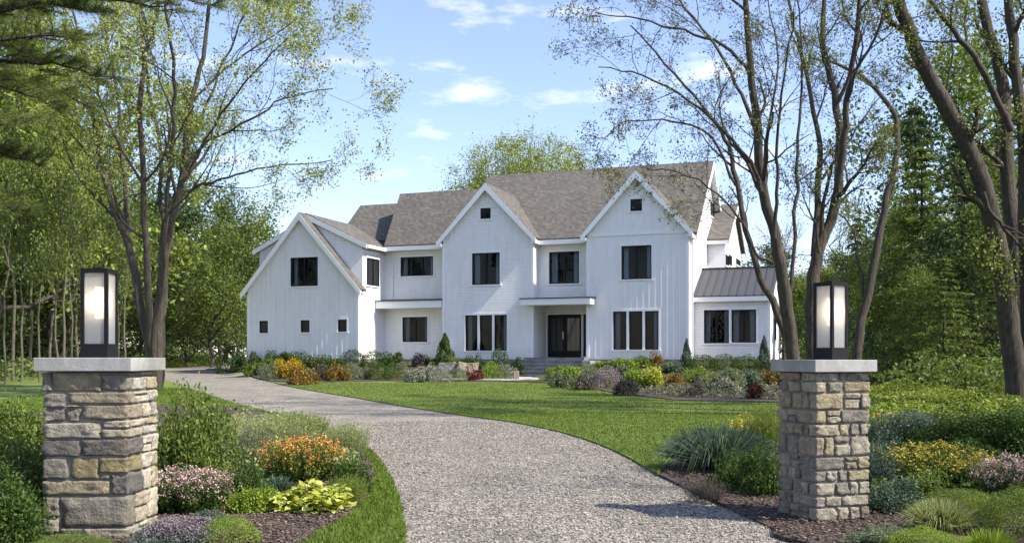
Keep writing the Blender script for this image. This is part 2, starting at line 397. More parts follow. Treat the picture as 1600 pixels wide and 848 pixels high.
def smooth_poly(pts, k=6):
    """Catmull-Rom through an open list"""
    P = [np.array(p, float) for p in pts]; P = [2*P[0]-P[1]]+P+[2*P[-1]-P[-2]]; out = []
    for i in range(1, len(P)-2):
        for j in range(k):
            t = j/k; a, b, c, d = P[i-1], P[i], P[i+1], P[i+2]
            out.append(.5*((2*b)+(-a+c)*t+(2*a-5*b+4*c-d)*t*t+(-a+3*b-3*c+d)*t**3))
    out.append(P[-2]); return [tuple(o) for o in out]
def sheet(name, poly, dz, m, step=.8, skirt=0, maxy=70, zn=0):
    bm = bmesh.new(); vs = [bm.verts.new((p[0], p[1], 0)) for p in poly]; bm.faces.new(vs)
    xs = [p[0] for p in poly]; ys = [p[1] for p in poly]
    def cut(axis, lo, hi, st):
        t = math.ceil(lo/st)*st
        while t < hi:
            co = [0, 0, 0]; co[axis] = t; no = [0, 0, 0]; no[axis] = 1
            bmesh.ops.bisect_plane(bm, geom=bm.verts[:]+bm.edges[:]+bm.faces[:], plane_co=co, plane_no=no, dist=1e-5); t += st
    cut(1, max(min(ys), 0), min(max(ys), maxy), step); cut(0, max(min(xs), -30), min(max(xs), 30), step)
    for v in bm.verts: v.co.z = ground(v.co.x, v.co.y)+dz+(zn*mnoise.noise(Vector((v.co.x*1.3, v.co.y*1.3, 3))) if zn else 0)
    if skirt:
        bd = [e for e in bm.edges if e.is_boundary]
        r = bmesh.ops.extrude_edge_only(bm, edges=bd)
        for v in [g for g in r['geom'] if isinstance(g, bmesh.types.BMVert)]: v.co.z -= skirt
    me = bpy.data.meshes.new(name); bm.to_mesh(me); bm.free(); me.materials.append(m)
    o = addobj(name, me); o['kind'] = 'structure'; return o
def inside(poly, X, Y):
    c = np.zeros(len(X), bool); n = len(poly); j = n-1
    for i in range(n):
        xi, yi = poly[i]; xj, yj = poly[j]
        c ^= ((yi > Y) != (yj > Y)) & (X < (xj-xi)*(Y-yi)/((yj-yi) if yj != yi else 1e-9)+xi); j = i
    return c
gv = np.vectorize(ground)

# base ground out to the horizon
xs = sorted(set([-3000, -800, -300, -120]+list(range(-60, 61, 4))+[120, 300, 800, 3000])); ys = sorted(set([-300, -50, 0]+[i*2 for i in range(2, 60)]+[140, 200, 400, 900, 3000]))
V = [(x, y, ground(x, y)-.09) for y in ys for x in xs]; nx = len(xs)
Fg = [[j*nx+i, j*nx+i+1, (j+1)*nx+i+1, (j+1)*nx+i] for j in range(len(ys)-1) for i in range(nx-1)]
o = newmesh('ground', V, Fg, FLOORM); o['kind'] = 'structure'

drive_r = smooth_poly([atg(*p) for p in [(345, 577.5), (388, 584), (408, 592), (440, 600), (480, 608), (560, 621), (640, 635), (720, 647), (800, 658), (870, 672), (930, 690), (980, 712), (1024, 737), (1080, 764), (1145, 794), (1204, 820), (1262, 848)]]+[(4.3, 5.5), (5.3, 3)])
drive_l = smooth_poly([atg(*p) for p in [(262, 594), (300, 608), (350, 624), (380, 633), (430, 645), (490, 661), (540, 680), (580, 703), (602, 730), (620, 765), (630, 805), (633, 848)]]+[(-.75, 5.5), (-.7, 3)])
a0 = atg(345, 577.5)
drive = drive_r + [(-.7, 3)][:0] + drive_l[::-1] + [(-24, 55), (-28, 64), (-24, 74), (a0[0]-2, 76), (a0[0]-1, 66)]
sheet('driveway', drive, -.03, GRAVEL, 1.0)
bedline = smooth_poly([atg(*p) for p in [(412, 593), (440, 596.5), (520, 597), (600, 595), (700, 596), (780, 596.5), (850, 598), (905, 603), (960, 614), (1060, 625), (1140, 628), (1212, 629), (1300, 631), (1420, 634)]])
near_r = smooth_poly([atg(*p) for p in [(1026, 740), (1060, 716), (1120, 690), (1210, 664), (1300, 652), (1500, 640), (1750, 632)]])
i0 = min(range(len(drive_r)), key=lambda i: abs(drive_r[i][1]-near_r[0][1])); i1 = min(range(len(drive_r)), key=lambda i: (drive_r[i][0]-bedline[0][0])**2+(drive_r[i][1]-bedline[0][1])**2)
lawn_r = drive_r[i1:i0+1] + near_r + [(28, 34)] + bedline[::-1]
o = sheet('lawn', lawn_r, 0, LAWN, 1.0, skirt=.09)
hp = lambda u, v: tuple(HO+u*HU+v*HV)
bed_house = bedline + [hp(16, 0), hp(13, 9), hp(-19, 9), hp(-26, 6), (a0[0]-1.2, a0[1]+1), a0] + drive_r[1:i1]
sheet('house_bed', bed_house, .03, MULCH, .7, skirt=.12, zn=.03)
bed_near = near_r + [(30, 26), (30, 3)] + [p for p in drive_r[::-1] if p[1] < near_r[0][1]]
sheet('right_bed', bed_near, .0, MULCH, .6, skirt=.12, zn=.025)
lb = smooth_poly([atg(*p) for p in [(240, 634), (356, 637), (458, 655), (520, 677), (562, 705), (583, 735), (578, 765), (560, 792), (526, 815), (492, 832), (468, 850)]]+[(-1.9, 6.2), (-2.3, 4.5)])
bed_left = lb + [(-3, 3), (-14, 3), (-14, 18), (-11, 26)]
sheet('left_bed', bed_left, .03, MULCH, .6, skirt=.12, zn=.04)
lawn_l = [p for p in drive_l] + [(-2.3, 3), (-2.3, 4.5)] + lb[::-1][2:] + [(-11, 26), (-14, 18), (-24, 18), (-34, 30), (-34, 47), (-24, 54)]
sheet('side_lawn', lawn_l, 0, LAWN, 1.0, skirt=.09)

# turf blades: real grass near the camera, sparser farther off
def turf(name, poly, ymin, ymax, xr, dens, Lh, wd, label):
    ps = []
    for (y0, y1, f) in ((ymin, 12, 1.0), (12, 17, .62), (17, 25, .33), (25, ymax, .12)):
        y0 = max(y0, ymin); y1 = min(y1, ymax)
        if y1 <= y0: continue
        n = int((y1-y0)*(xr[1]-xr[0])*dens*f); X = rng.uniform(*xr, n); Y = rng.uniform(y0, y1, n)
        k = inside(poly, X, Y) & (np.abs(X) < Y*.56+.4); ps.append((X[k], Y[k], np.full(k.sum(), 1/max(f, .2)**.3)))
    X = np.concatenate([p[0] for p in ps]); Y = np.concatenate([p[1] for p in ps]); s = np.concatenate([p[2] for p in ps])
    P = np.stack([X, Y, gv(X, Y)-.004], 1); D = rng.normal(size=P.shape)*.38+np.array([0, 0, 1])
    L = Lh*rng.uniform(.5, 1.2, len(X))*np.clip(s, 1, 1.4)
    Vv, Fv = blades(P, D, L, wd*s, bend=.15)
    o = newmesh(name, Vv, Fv, GRASSB); tag(o, label, 'grass', kind='stuff')
turf('grass', lawn_r, 10, 42, (-9, 16), 2000, .038, .009, 'short mown grass of the front lawn between drive and house bed')
turf('side_grass', lawn_l, 5, 38, (-16, 0), 2600, .055, .009, 'short mown grass strip along the left edge of the drive')

def pebble_mesh(X, Y, s, name, m, label, cat, dz=-.03, flat=.55):
    n = len(X); oct_ = np.array([[1, 0, 0], [0, 1, 0], [-1, 0, 0], [0, -1, 0], [0, 0, 1], [0, 0, -1]], float)
    T = np.array([[0, 1, 4], [1, 2, 4], [2, 3, 4], [3, 0, 4], [1, 0, 5], [2, 1, 5], [3, 2, 5], [0, 3, 5]])
    a = rng.uniform(0, 2*math.pi, n); sc = s[:, None, None]*oct_[None]*rng.uniform(.6, 1.3, (n, 6, 1)); sc[:, :, 2] *= flat
    ca, sa = np.cos(a)[:, None], np.sin(a)[:, None]
    x = sc[:, :, 0]*ca - sc[:, :, 1]*sa; y = sc[:, :, 0]*sa + sc[:, :, 1]*ca
    Vp = np.stack([x+X[:, None], y+Y[:, None], sc[:, :, 2]+(gv(X, Y)+dz+s*.25)[:, None]], -1).reshape(-1, 3)
    Fp = (T[None]+np.arange(n)[:, None, None]*6).reshape(-1, 3)
    o = newmesh(name, Vp, Fp, m); tag(o, label, cat, kind='stuff')
X = rng.uniform(-3, 6, 90000); Y = 6.5+rng.uniform(0, 1, 90000)**1.6*16; k = inside(drive, X+rng.normal(size=len(X))*.05, Y) & (np.abs(X) < Y*.56+.3); X = X[k]; Y = Y[k]
pebble_mesh(X, Y, rng.uniform(.006, .016, len(X))*(1+.03*(Y-7)), 'gravel', PEB, 'loose grey and tan crushed stone over the curved drive', 'gravel')
for nm, poly, xr, lab in (('mulch_chips', bed_near, (2, 12), 'brown bark chips on the bed round the right pillar'), ('bark_chips', bed_left, (-7, -1), 'brown bark chips on the bed right of the left pillar')):
    X = rng.uniform(*xr, 45000); Y = rng.uniform(6.5, 16, 45000); k = inside(poly, X, Y) & (np.abs(X) < Y*.56+.3); X = X[k]; Y = Y[k]
    pebble_mesh(X, Y, rng.uniform(.008, .026, len(X)), nm, CHIPS, lab, 'mulch', dz=.015 if nm[0] == 'm' else .035, flat=.4)

# ------------------------------------------------------------------ house (local frame: u right along the front, v back, z up from the floor)
house = empty('white_farmhouse', (HO[0], HO[1], EYE), -HA)
tag(house, 'large white two storey farmhouse with three front gables, black windows and grey-brown shingle roofs', 'house')
def UX(x, v):               # u of pixel column x on the plane v
    t = (x-800)/F; ax, ay = HO+v*HV
    return (t*ay-ax)/(HU[0]-t*HU[1])
def VX(x, u):               # v of pixel column x on the plane u
    t = (x-800)/F; ax, ay = HO+u*HU
    return (t*ay-ax)/(HV[0]-t*HV[1])
def ZY(y, u, v): return (HZ-y)/F*(HO+u*HU+v*HV)[1]
CUTS = {}
def wallpoly(name, pts, off, m, holes=(), kind='front', battens=None, band=None):
    """a solid wall slab, its window openings cut through; battens are added on its outer face"""
    b = B(); b.prism(pts, off); o = b.build(name, m, house)
    if holes:
        c = B()
        for h in holes: c.box(*h)
        co = c.build('cutter', m); md = o.modifiers.new('b', 'BOOLEAN'); md.operation = 'DIFFERENCE'; md.object = co; md.solver = 'EXACT'
        co.parent = house; bpy.context.view_layer.update()
        me = bpy.data.meshes.new_from_object(o.evaluated_get(bpy.context.evaluated_depsgraph_get())); o.modifiers.clear(); o.data = me
        bpy.data.objects.remove(co)
    return o
def topz(pts2, a):          # upper outline of a 2D polygon (a, z) at abscissa a
    zs = []
    for i in range(len(pts2)):
        (a0_, z0), (a1, z1) = pts2[i], pts2[(i+1) % len(pts2)]
        if min(a0_, a1) <= a <= max(a0_, a1) and abs(a1-a0_) > 1e-6: zs.append(z0+(z1-z0)*(a-a0_)/(a1-a0_))
    return max(zs) if zs else 0
def battens(pts2, v, z0, rects, parent, step=.3, zt=None, wdt=.045):
    b = B(); lo = min(p[0] for p in pts2); hi = max(p[0] for p in pts2); a = lo+.12
    while a < hi-.05:
        t = topz(pts2, a)-.05; t = min(t, zt) if zt else t
        segs = [(z0, t)]
        for (r0, r1, s0, s1) in rects:
            if r0-.14 < a < r1+.14:
                new = []
                for (p, q) in segs:
                    if s0-.12 > p: new.append((p, min(q, s0-.12)))
                    if s1+.12 < q: new.append((max(p, s1+.12), q))
                segs = new
        for p, q in segs:
            if q-p > .05: b.box(a-wdt/2, a+wdt/2, v-.011, v+.004, p, q)
        a += step
    b.build('batten', TRIM, parent)
WINS = []
def win(u0, u1, z0, z1, v, n=2, mull=0.0, curt=0, trim=True, grid=0, kname='window'):
    """black framed window in a wall facing -v; n sashes; mull = width of white mullion between them"""
    fr = B(); d0 = v+.015; d1 = v+.09
    W = (u1-u0-mull*(n-1))/n
    root = None
    pan = B(); cur = B(); curs = []; tr = B()
    for i in range(n):
        a = u0+i*(W+mull); b_ = a+W; f = .055
        fr.box(a, b_, d0, d1, z0, z0+f); fr.box(a, b_, d0, d1, z1-f, z1)
        fr.box(a, a+f, d0, d1, z0+f, z1-f); fr.box(b_-f, b_, d0, d1, z0+f, z1-f)
        if grid:
            fr.box((a+b_)/2-.012, (a+b_)/2+.012, d0+.02, d1-.02, z0+f, z1-f)
        pan.poly([(a+f-.004, v+.06, z0+f-.004), (b_-f+.004, v+.06, z0+f-.004), (b_-f+.004, v+.06, z1-f+.004), (a+f-.004, v+.06, z1-f+.004)])
        if curt:
            # folded curtain panels hang inside
            for (c0, c1) in (((a+f, a+f+W*curt),) if i == 0 else (((b_-f-W*curt, b_-f),) if i == n-1 else ())):
                k = 14; pts = [(c0+(c1-c0)*j/k, v+.3+.035*math.sin(j*2.3+i)) for j in range(k+1)]
                for j in range(k): cur.poly([(*pts[j], z0-.05), (*pts[j+1], z0-.05), (*pts[j+1], z1+.05), (*pts[j], z1+.05)])
                curs.append(cur); cur = B()
        if mull and i < n-1: tr.box(b_+.002, b_+mull-.002, v-.015, v+.08, z0, z1)
    o = fr.build(kname, BLACK, house); pan.build('pane', GLASS, o)
    for cu in curs: cu.build('curtain', CURT, o)
    if trim:
        t = .07
        tr.box(u0-t, u1+t, v-.03, v+.01, z1+.001, z1+t+.03); tr.box(u0-t-.03, u1+t+.03, v-.055, v+.01, z0-.07, z0-.001)
        tr.box(u0-t, u0-.001, v-.026, v+.01, z0, z1); tr.box(u1+.001, u1+t, v-.026, v+.01, z0, z1)
    if tr.F: tr.each('casing', TRIM, o)
    return o
def wpx(x0, x1, y0, y1, v):
    u0, u1 = UX(x0, v), UX(x1, v); um = (u0+u1)/2
    return u0, u1, ZY(y1, um, v), ZY(y0, um, v)
T_ = .22    # wall thickness
def front_wall(name, x0, x1, v, ztop, wins, m, zb=-.1, extra=None, bat=None, vertical=True):
    """wins: (px rect, n, mullion, curtain, grid)"""
    u0, u1 = (UX(x0, v) if x0 is not None else None), (UX(x1, v) if x1 is not None else None)
    pts2 = [(u0, zb), (u1, zb)] + (extra(u0, u1) if extra else [(u1, ztop), (u0, ztop)])
    rc = [wpx(*wq[0], v) for wq in wins]
    wallpoly(name, [(a, v, z) for a, z in pts2], (0, T_, 0), m, [(r[0], r[1], v-.3, v+.6, r[2], r[3]) for r in rc])
    for r, wq in zip(rc, wins): win(r[0], r[1], r[2], r[3], v, *wq[1:4], grid=wq[4] if len(wq) > 4 else 0)
    return pts2, rc

ZE = 6.0    # main eave height
GE = 6.15
# ---- right gable
vR = 0.0; uR0 = UX(917, 0); uR1 = 0.0; uRc = UX(991, 0); zRa = ZY(272, uRc, 0)
p2, rc = front_wall('right_gable_wall', 917, 1076, 0, 0, [((985, 1003.4, 311, 330), 1, 0, 0), ((971, 1018, 383.6, 436), 2, 0, .3), ((958, 1029, 486, 546), 3, .13, .35)], SIDE_V, extra=lambda a, b: [(b, GE), ((a+b)/2, zRa), (a, GE)])
battens(p2, 0, 0, rc, house, .3)
# ---- middle gable
uM0 = UX(692, 0); uM1 = UX(833, 0); uMc = (uM0+uM1)/2; zMa = ZY(291, uMc, 0)
p2m, rcm = front_wall('middle_gable_wall', 692, 833, 0, 0, [((750.7, 767, 325, 342), 1, 0, 0), ((737.6, 781, 395, 444.6), 2, 0, .35), ((727, 792, 492, 547.6), 3, .13, .3)], SIDE_L, extra=lambda a, b: [(b, GE), ((a+b)/2, zMa), (a, GE)])
battens([(uM0, ZE-.2), (uM1, ZE-.2), (uM1, GE), (uMc, zMa), (uM0, GE)], 0, ZE-.02, rcm, house, .3)
# ---- recess walls
VU = 1.0; VD = 2.2
uL0 = UX(600, VU)   # meets the wing's side wall
front_wall('left_recess_wall', 596, 700, VU, ZE, [((626, 677, 401, 431), 3, 0, .35), ((629, 668, 495, 534), 2, 0, .3)], SIDE_L)
uc0, uc1 = uM1-.05, uR0+.05
rcu = wpx(858, 905, 393, 443, VU)
wallpoly('upper_entry_wall', [(uc0, VU, 2.75), (uc1, VU, 2.75), (uc1, VU, ZE), (uc0, VU, ZE)], (0, T_, 0), SIDE_L, [(rcu[0], rcu[1], VU-.3, VU+.6, rcu[2], rcu[3])])
win(*rcu[:2], rcu[2], rcu[3], VU, 2, 0, .4)
ud0, ud1 = UX(855.5, VD), UX(908.5, VD); us0, us1 = UX(911.5, VD), UX(917.5, VD); zd0 = 0.0; zd1 = ZY(491, (ud0+ud1)/2, VD)
wallpoly('entry_wall', [(uc0, VD, -.1), (uc1+.6, VD, -.1), (uc1+.6, VD, 3.0), (uc0, VD, 3.0)], (0, T_, 0), SIDE_L, [(ud0, ud1, VD-.3, VD+.6, zd0, zd1), (us0, us1, VD-.3, VD+.6, zd0+.05, zd1)])
b = B(); b.box(uc0, uc1, -.2, VD, 2.72, 2.8); b.build('porch_ceiling', TRIM, house)
# side walls (facing right and left)
def side(name, u, v0, v1, z1, m=SIDE_L, z0=-.1, sgn=-1):
    b = B(); b.prism([(u, v0, z0), (u, v1, z0), (u, v1, z1), (u, v0, z1)], (sgn*T_, 0, 0)); return b.build(name, m, house)
side('gable_side_wall', uM1, T_+.001, VU+.3, GE-.05); side('porch_side_wall', uM1, VU+.301, VD, 2.75)
side('gable_side_wall', uM0+T_, T_+.001, VU+.3, GE-.05); side('gable_side_wall', uR0+T_, T_+.001, VD+.1, GE-.05)
# end wall, gabled, facing right
VRg = 6.0; zRg = 10.55; VB = 11.4
zs_ = lambda v: ZE+(zRg-ZE)*(v-.6)/(VRg-.6) if v < VRg else zRg-(zRg-ZE)*(v-VRg)/(VB-VRg)
b = B(); b.prism([(0, T_+.001, -.1), (0, VB, -.1), (0, VB, ZE-.1), (0, VRg, zRg-.15), (0, .6, ZE-.1), (0, T_+.001, GE-.2)], (-T_, 0, 0)); b.build('right_end_wall', SIDE_L, house)
# narrow attic window on the end wall (faces right)
def swin(u, v0, v1, z0, z1, n=1, bump_=None):
    fr = B(); W = (v1-v0)/n
    pn = B()
    for i in range(n):
        a = v0+i*W; c = a+W; f = .05
        fr.box(u+.004, u+.05, a, c, z0, z0+f); fr.box(u+.004, u+.05, a, c, z1-f, z1); fr.box(u+.004, u+.05, a, a+f, z0+f, z1-f); fr.box(u+.004, u+.05, c-f, c, z0+f, z1-f)
        pn.box(u+.006, u+.02, a+f, c-f, z0+f, z1-f)
    o = fr.build('window', BLACK, house); pn.build('pane', SGL, o)
    t = B(); t.box(u+.002, u+.035, v0-.08, v1+.08, z1+.002, z1+.09); t.box(u+.002, u+.06, v0-.1, v1+.1, z0-.07, z0-.002); t.each('casing', TRIM, o)
SGL = mat('dark_glass', (.015, .017, .02), .05)
v0, v1 = VX(1110, 0), VX(1115, 0); swin(0, v0, v1, ZY(339, 0, (v0+v1)/2), ZY(317, 0, (v0+v1)/2))
# ---- garage wing
vG = -1.9; uG0 = UX(387, vG); uG1 = UX(560, vG); uGc = (uG0+uG1)/2; zGa = ZY(337, uGc, vG); zGe = ZY(449, uG1, vG)
ZD = 5.95; vD = vG+.45
p2g, rcg = front_wall('wing_gable_wall', 387, 560, vG, 0, [((454, 497, 402, 447), 2, 0, .25), ((405.5, 419, 501, 520), 1, 0, 0), ((470, 484, 500, 519), 1, 0, 0), ((528, 542, 499, 518), 1, 0, 0)], SIDE_V, extra=lambda a, b: [(b, zGe), ((a+b)/2, zGa), (a, zGe)])
battens(p2g, vG, -.1, rcg, house, .3)
# dormer cheeks + side walls
for s, ue in ((1, uG1), (-1, uG0)):
    vD = vG+.45 if s > 0 else vG+1.1
    b = B(); b.prism([(uGc, vD, zGa-.3), (ue, vD, zGe-.4), (ue, vD, ZD), (uGc, vD, zGa-.02)], (0, .15, 0)); b.build('dormer_cheek', SIDE_L, house)
vD = vG+1.1
b = B(); b.prism([(uG0, vG+T_+.001, -.1), (uG0, 9, -.1), (uG0, 9, ZD-.03), (uG0, vD+.15, ZD-.03), (uG0, vD+.15, zGe), (uG0, vG+T_+.001, zGe)], (T_, 0, 0)); b.build('wing_side_wall', SIDE_L, house)
vD = vG+.45
wv0, wv1 = VX(573, uG1), VX(591.6, uG1); wz0, wz1 = ZY(446.5, uG1, (wv0+wv1)/2), ZY(404, uG1, (wv0+wv1)/2)
b = B(); b.prism([(uG1, vG+T_+.001, -.1), (uG1, 5, -.1), (uG1, 5, ZD-.03), (uG1, vD+.152, ZD-.03), (uG1, vD+.152, zGe), (uG1, vG+T_+.001, zGe)], (-T_, 0, 0)); b.build('wing_side_wall', SIDE_L, house)
swin(uG1, wv0, wv1, wz0, wz1, 2)
# ---- sunroom
vS = VX(1083, 0); vS = max(.9, min(1.6, vS)); uS1 = UX(1203, vS); zSe = ZY(462, 1.0, vS)
psr, rcs = front_wall('sunroom_wall', 1078, 1203, vS, zSe, [((1100, 1139, 484, 536), 2, 0, .35), ((1143, 1181.5, 483.5, 535), 2, 0, .45)], SIDE_L)
vSr = vS+2.7; zSr = ZY(421, uS1, vSr)
b = B(); b.prism([(uS1, vS+T_+.001, -.1), (uS1, vS+5.4, -.1), (uS1, vS+5.4, zSe-.05), (uS1, vSr, zSr-.1), (uS1, vS+T_+.001, zSe)], (-T_, 0, 0)); b.build('sunroom_end_wall', SIDE_L, house)
swin(uS1, vS+2.3, vS+2.9, .9, 2.0)
# ---- bump out on the end wall
vB0 = VX(1105, 0); uB1 = .95; vB1 = vB0+7; vBr = vB0+3.5; zBe = ZY(373, .5, vB0); zBr = ZY(322, uB1, vBr)
b = B(); b.prism([(0, vB0, 2.5), (uB1, vB0, 2.5), (uB1, vB0, zBe), (0, vB0, zBe)], (0, T_, 0))
b.prism([(uB1, vB0+T_+.001, 2.5), (uB1, vB1, 2.5), (uB1, vB1, zBe-.05), (uB1, vBr, zBr-.1), (uB1, vB0+T_+.001, zBe)], (-T_, 0, 0)); b.build('bump_out_wall', SIDE_L, house)
for x0, x1, y0, y1 in ((1133.5, 1137.5, 399, 415), (1138.5, 1142.5, 399, 415), (1150, 1156, 406, 415)):
    a, c = VX(x0, uB1), VX(x1, uB1); swin(uB1, a, c, ZY(y1, uB1, (a+c)/2), ZY(y0, uB1, (a+c)/2))
# back wall and left end closing the shell
b = B(); b.box(uG0, 0, VB, VB+.2, -.1, ZE); b.box(uG0+.3, -.3, .9+1.5, VB, -.12, -.1); b.build('back_wall', SIDE_L, house)

# ---- roofs
def slab(bd, pts, t=.14):
    """roof slab: polygon is the top face; thickness goes down"""
    n = (Vector(pts[1])-Vector(pts[0])).cross(Vector(pts[2])-Vector(pts[0])).normalized()
    if n.z < 0: n = -n
    bd.prism(pts, tuple(-n*t))
uT0 = UX(765, VRg)        # left end of the tall ridge
OH = .32
rf = B()
slab(rf, [(uT0, .6-.05, ZE+.06), (OH, .6-.05, ZE+.06), (OH, VRg, zRg), (uT0, VRg, zRg)]); slab(rf, [(uT0, VB+.3, ZE-.2), (OH, VB+.3, ZE-.2), (OH, VRg, zRg), (uT0, VRg, zRg)])
main_roof = rf.build('main_roof', SHINGLE, house)
rf = B(); vl = 3.9; zl = 9.45; ue0 = UX(600, .55); ur0 = UX(625, vl); uend = UX(752, vl)
slab(rf, [(ue0, .55, ZE+.06), (uend, .55, ZE+.06), (uend, vl, zl), (ur0, vl, zl)]); slab(rf, [(ue0, 7.3, ZE), (uend, 7.3, ZE), (uend, vl, zl), (ur0, vl, zl)])
rf.prism([(ue0, .6, ZE-.1), (ur0, vl, zl-.15), (ue0, 7.2, ZE-.1)], (.15, 0, 0))
rf.prism([(uT0+.02, .7, ZE-.1), (uT0+.02, VRg, zRg-.2), (uT0+.02, VB, ZE-.1)], (.15, 0, 0))
rf.build('left_roof', SHINGLE, house)
rf = B(); vk = 5.2; uk0 = UX(563, vk); zk = ZY(321, uk0, vk)
slab(rf, [(uk0, 2.2, zk-.85*(vk-2.2)), (ur0+1.5, 2.2, zk-.85*(vk-2.2)), (ur0+1.5, vk, zk), (uk0, vk, zk)]); slab(rf, [(uk0, 9.8, zk-.85*4.6), (ur0+1.5, 9.8, zk-.85*4.6), (ur0+1.5, vk, zk), (uk0, vk, zk)])
rf.prism([(uk0+.1, 1.2, 5.2), (uk0+.1, vk, zk-.1), (uk0+.1, 9, 5.2)], (.15, 0, 0))
rf.build('link_roof', SHINGLE, house)
def gable_roof(name, uc, ul, ur, za, ze, v0, v1, ove=.22, m=SHINGLE):
    """ridge along v; apex wall height za, eave ze at the wall corners; overhang; returns the plane ends"""
    p = (za-ze)/((ur-ul)/2); zt = za+.16; b = B()
    el, er = ul-ove, ur+ove; zL = za-p*(uc-el)+.16
    slab(b, [(el, v0, zL), (uc, v0, zt), (uc, v1, zt), (el, v1, zL)], .1); slab(b, [(er, v0, zL), (uc, v0, zt), (uc, v1, zt), (er, v1, zL)], .1)
    o = b.build(name, m, house)
    t = B(); w_ = .26
    for e in (el, er):   # white rake boards, proud of the wall
        s = 1 if e > uc else -1
        t.prism([(e+s*.02, v0-.02, zL-.1), (uc, v0-.02, zt-.06), (uc, v0-.02, zt-.06-w_*1.35), (e+s*.02, v0-.02, zL-.1-w_*.95)], (0, .06, 0))
        # soffit board
        t.prism([(e, v0+.045, zL-.13), (uc, v0+.045, zt-.15), (uc, v0+.045, zt-.2), (e, v0+.045, zL-.18)], (0, abs(v0)-.05 if False else .2, 0))
    t.build('rake_board', TRIM, o)
    return el, er, zL
def clipgable(name, uc, ul, ur, za, ze, v0, vflat, vapex):
    """gable roof whose back edge dies into the main slope"""
    p = (za-ze)/((ur-ul)/2); ove = .22; el, er = ul-ove, ur+ove; zt = za+.16; zL = za-p*(uc-el)+.16
    b = B()
    for e in (el, er):
        slab(b, [(e, v0, zL), (uc, v0, zt), (uc, vapex, zt), (e, vflat, zL)], .1)
    o = b.build(name, SHINGLE, house); t = B(); w_ = .27
    for e in (el, er):
        s = 1 if e > uc else -1
        t.prism([(e+s*.03, v0-.02, zL-.06), (uc, v0-.02, zt-.03), (uc, v0-.02, zt-.05-w_*1.3), (e+s*.03, v0-.02, zL-.1-w_*.9)], (0, .05, 0))
        t.prism([(e, v0+.031, zL-.14), (uc, v0+.031, zt-.17), (uc, v0+.031, zt-.23), (e, v0+.031, zL-.2)], (0, -v0-.035, 0))
        t.box(min(e, e-s*.24), max(e, e-s*.24), v0+.032, .9, zL-.3, zL-.13)   # eave return and side soffit
    t.build('rake_board', TRIM, o)
pm = (zRg-ZE)/(VRg-.6)
clipgable('right_gable_roof', (uR0+uR1)/2, uR0, uR1, zRa, GE, -.32, .8, .6+(zRa+.16-ZE)/pm)
clipgable('middle_gable_roof', uMc, uM0, uM1, zMa, GE, -.32, .8, .6+(zMa+.16-ZE)/pm)
# wing: steep front strip and shallow shed dormers behind
pg = (zGa-zGe)/((uG1-uG0)/2); b = B(); t = B(); v0 = vG-.3
for s, ue in ((-1, uG0), (1, uG1)):
    vD = vG+.45 if s > 0 else vG+1.1; e = ue+s*.24; zL = zGa-pg*abs(e-uGc)+.16
    slab(b, [(e, v0, zL), (uGc, v0, zGa+.16), (uGc, vD+.02, zGa+.16), (e, vD+.02, zL)], .1)
    t.prism([(e+s*.03, v0-.02, zL-.06), (uGc, v0-.02, zGa+.12), (uGc, v0-.02, zGa-.24), (e+s*.03, v0-.02, zL-.36)], (0, .05, 0))
    t.prism([(e, v0+.031, zL-.14), (uGc, v0+.031, zGa-.01), (uGc, v0+.031, zGa-.07), (e, v0+.031, zL-.2)], (0, vG-v0-.035, 0))
wr = b.build('wing_gable_roof', SHINGLE, house); t.build('rake_board', TRIM, wr)
b = B(); t = B()
for s, ue in ((-1, uG0), (1, uG1)):
    vD = vG+.45 if s > 0 else vG+1.1; e = ue+s*.3; pd = (zGa-ZD)/abs(ue-uGc); zL = ZD-pd*.3+.14
    vend = 4.6 if s > 0 else 9
    slab(b, [(e, vD-.15, zL), (uGc, vD-.15, zGa+.2), (uGc, 9, zGa+.2), (e, vend, zL)], .09)
    t.prism([(e+s*.03, vD-.18, zL-.03), (uGc, vD-.18, zGa+.14), (uGc, vD-.18, zGa-.12), (e+s*.03, vD-.18, zL-.28)], (0, .04, 0))
    t.box(min(e, e+s*.1), max(e, e+s*.1), vD-.13, vend-.3 if s < 0 else 1.0, zL-.22, zL-.05)
dr = b.build('dormer_roof', SHINGLE, house); t.each('fascia', TRIM, dr)
# sunroom roof, standing seam
b = B(); ov = .2; us = 0.005; ue_ = uS1+ov; ps = (zSr-zSe)/2.7
slab(b, [(us, vS-.25, zSe-.25*ps+.12), (ue_, vS-.25, zSe-.25*ps+.12), (ue_, vSr, zSr+.12), (us, vSr, zSr+.12)], .06)
slab(b, [(us, vSr+2.95, zSe-.25*ps+.12), (ue_, vSr+2.95, zSe-.25*ps+.12), (ue_, vSr, zSr+.12), (us, vSr, zSr+.12)], .06)
sr = b.build('sunroom_roof', METALROOF, house)
b = B(); a = us+.15
while a < ue_:
    b.bar((a, vS-.25, zSe-.25*ps+.14), (a, vSr-.03, zSr+.14), .025, .035); a += .4
b.bar((us, vSr, zSr+.15), (ue_, vSr, zSr+.15), .16, .06); b.build('seam', METALROOF, sr)
t = B(); t.box(us, ue_+.02, vS-.28, vS-.2, zSe-.3, zSe-.25*ps+.06)
for s in (-1, 1):
    t.prism([(ue_+.02, vSr, zSr+.1), (ue_+.02, vSr+s*2.95, zSe-.25*ps+.1), (ue_+.02, vSr+s*2.95, zSe-.25*ps-.12), (ue_+.02, vSr, zSr-.12)], (-.04, 0, 0))
t.each('fascia', TRIM, sr)
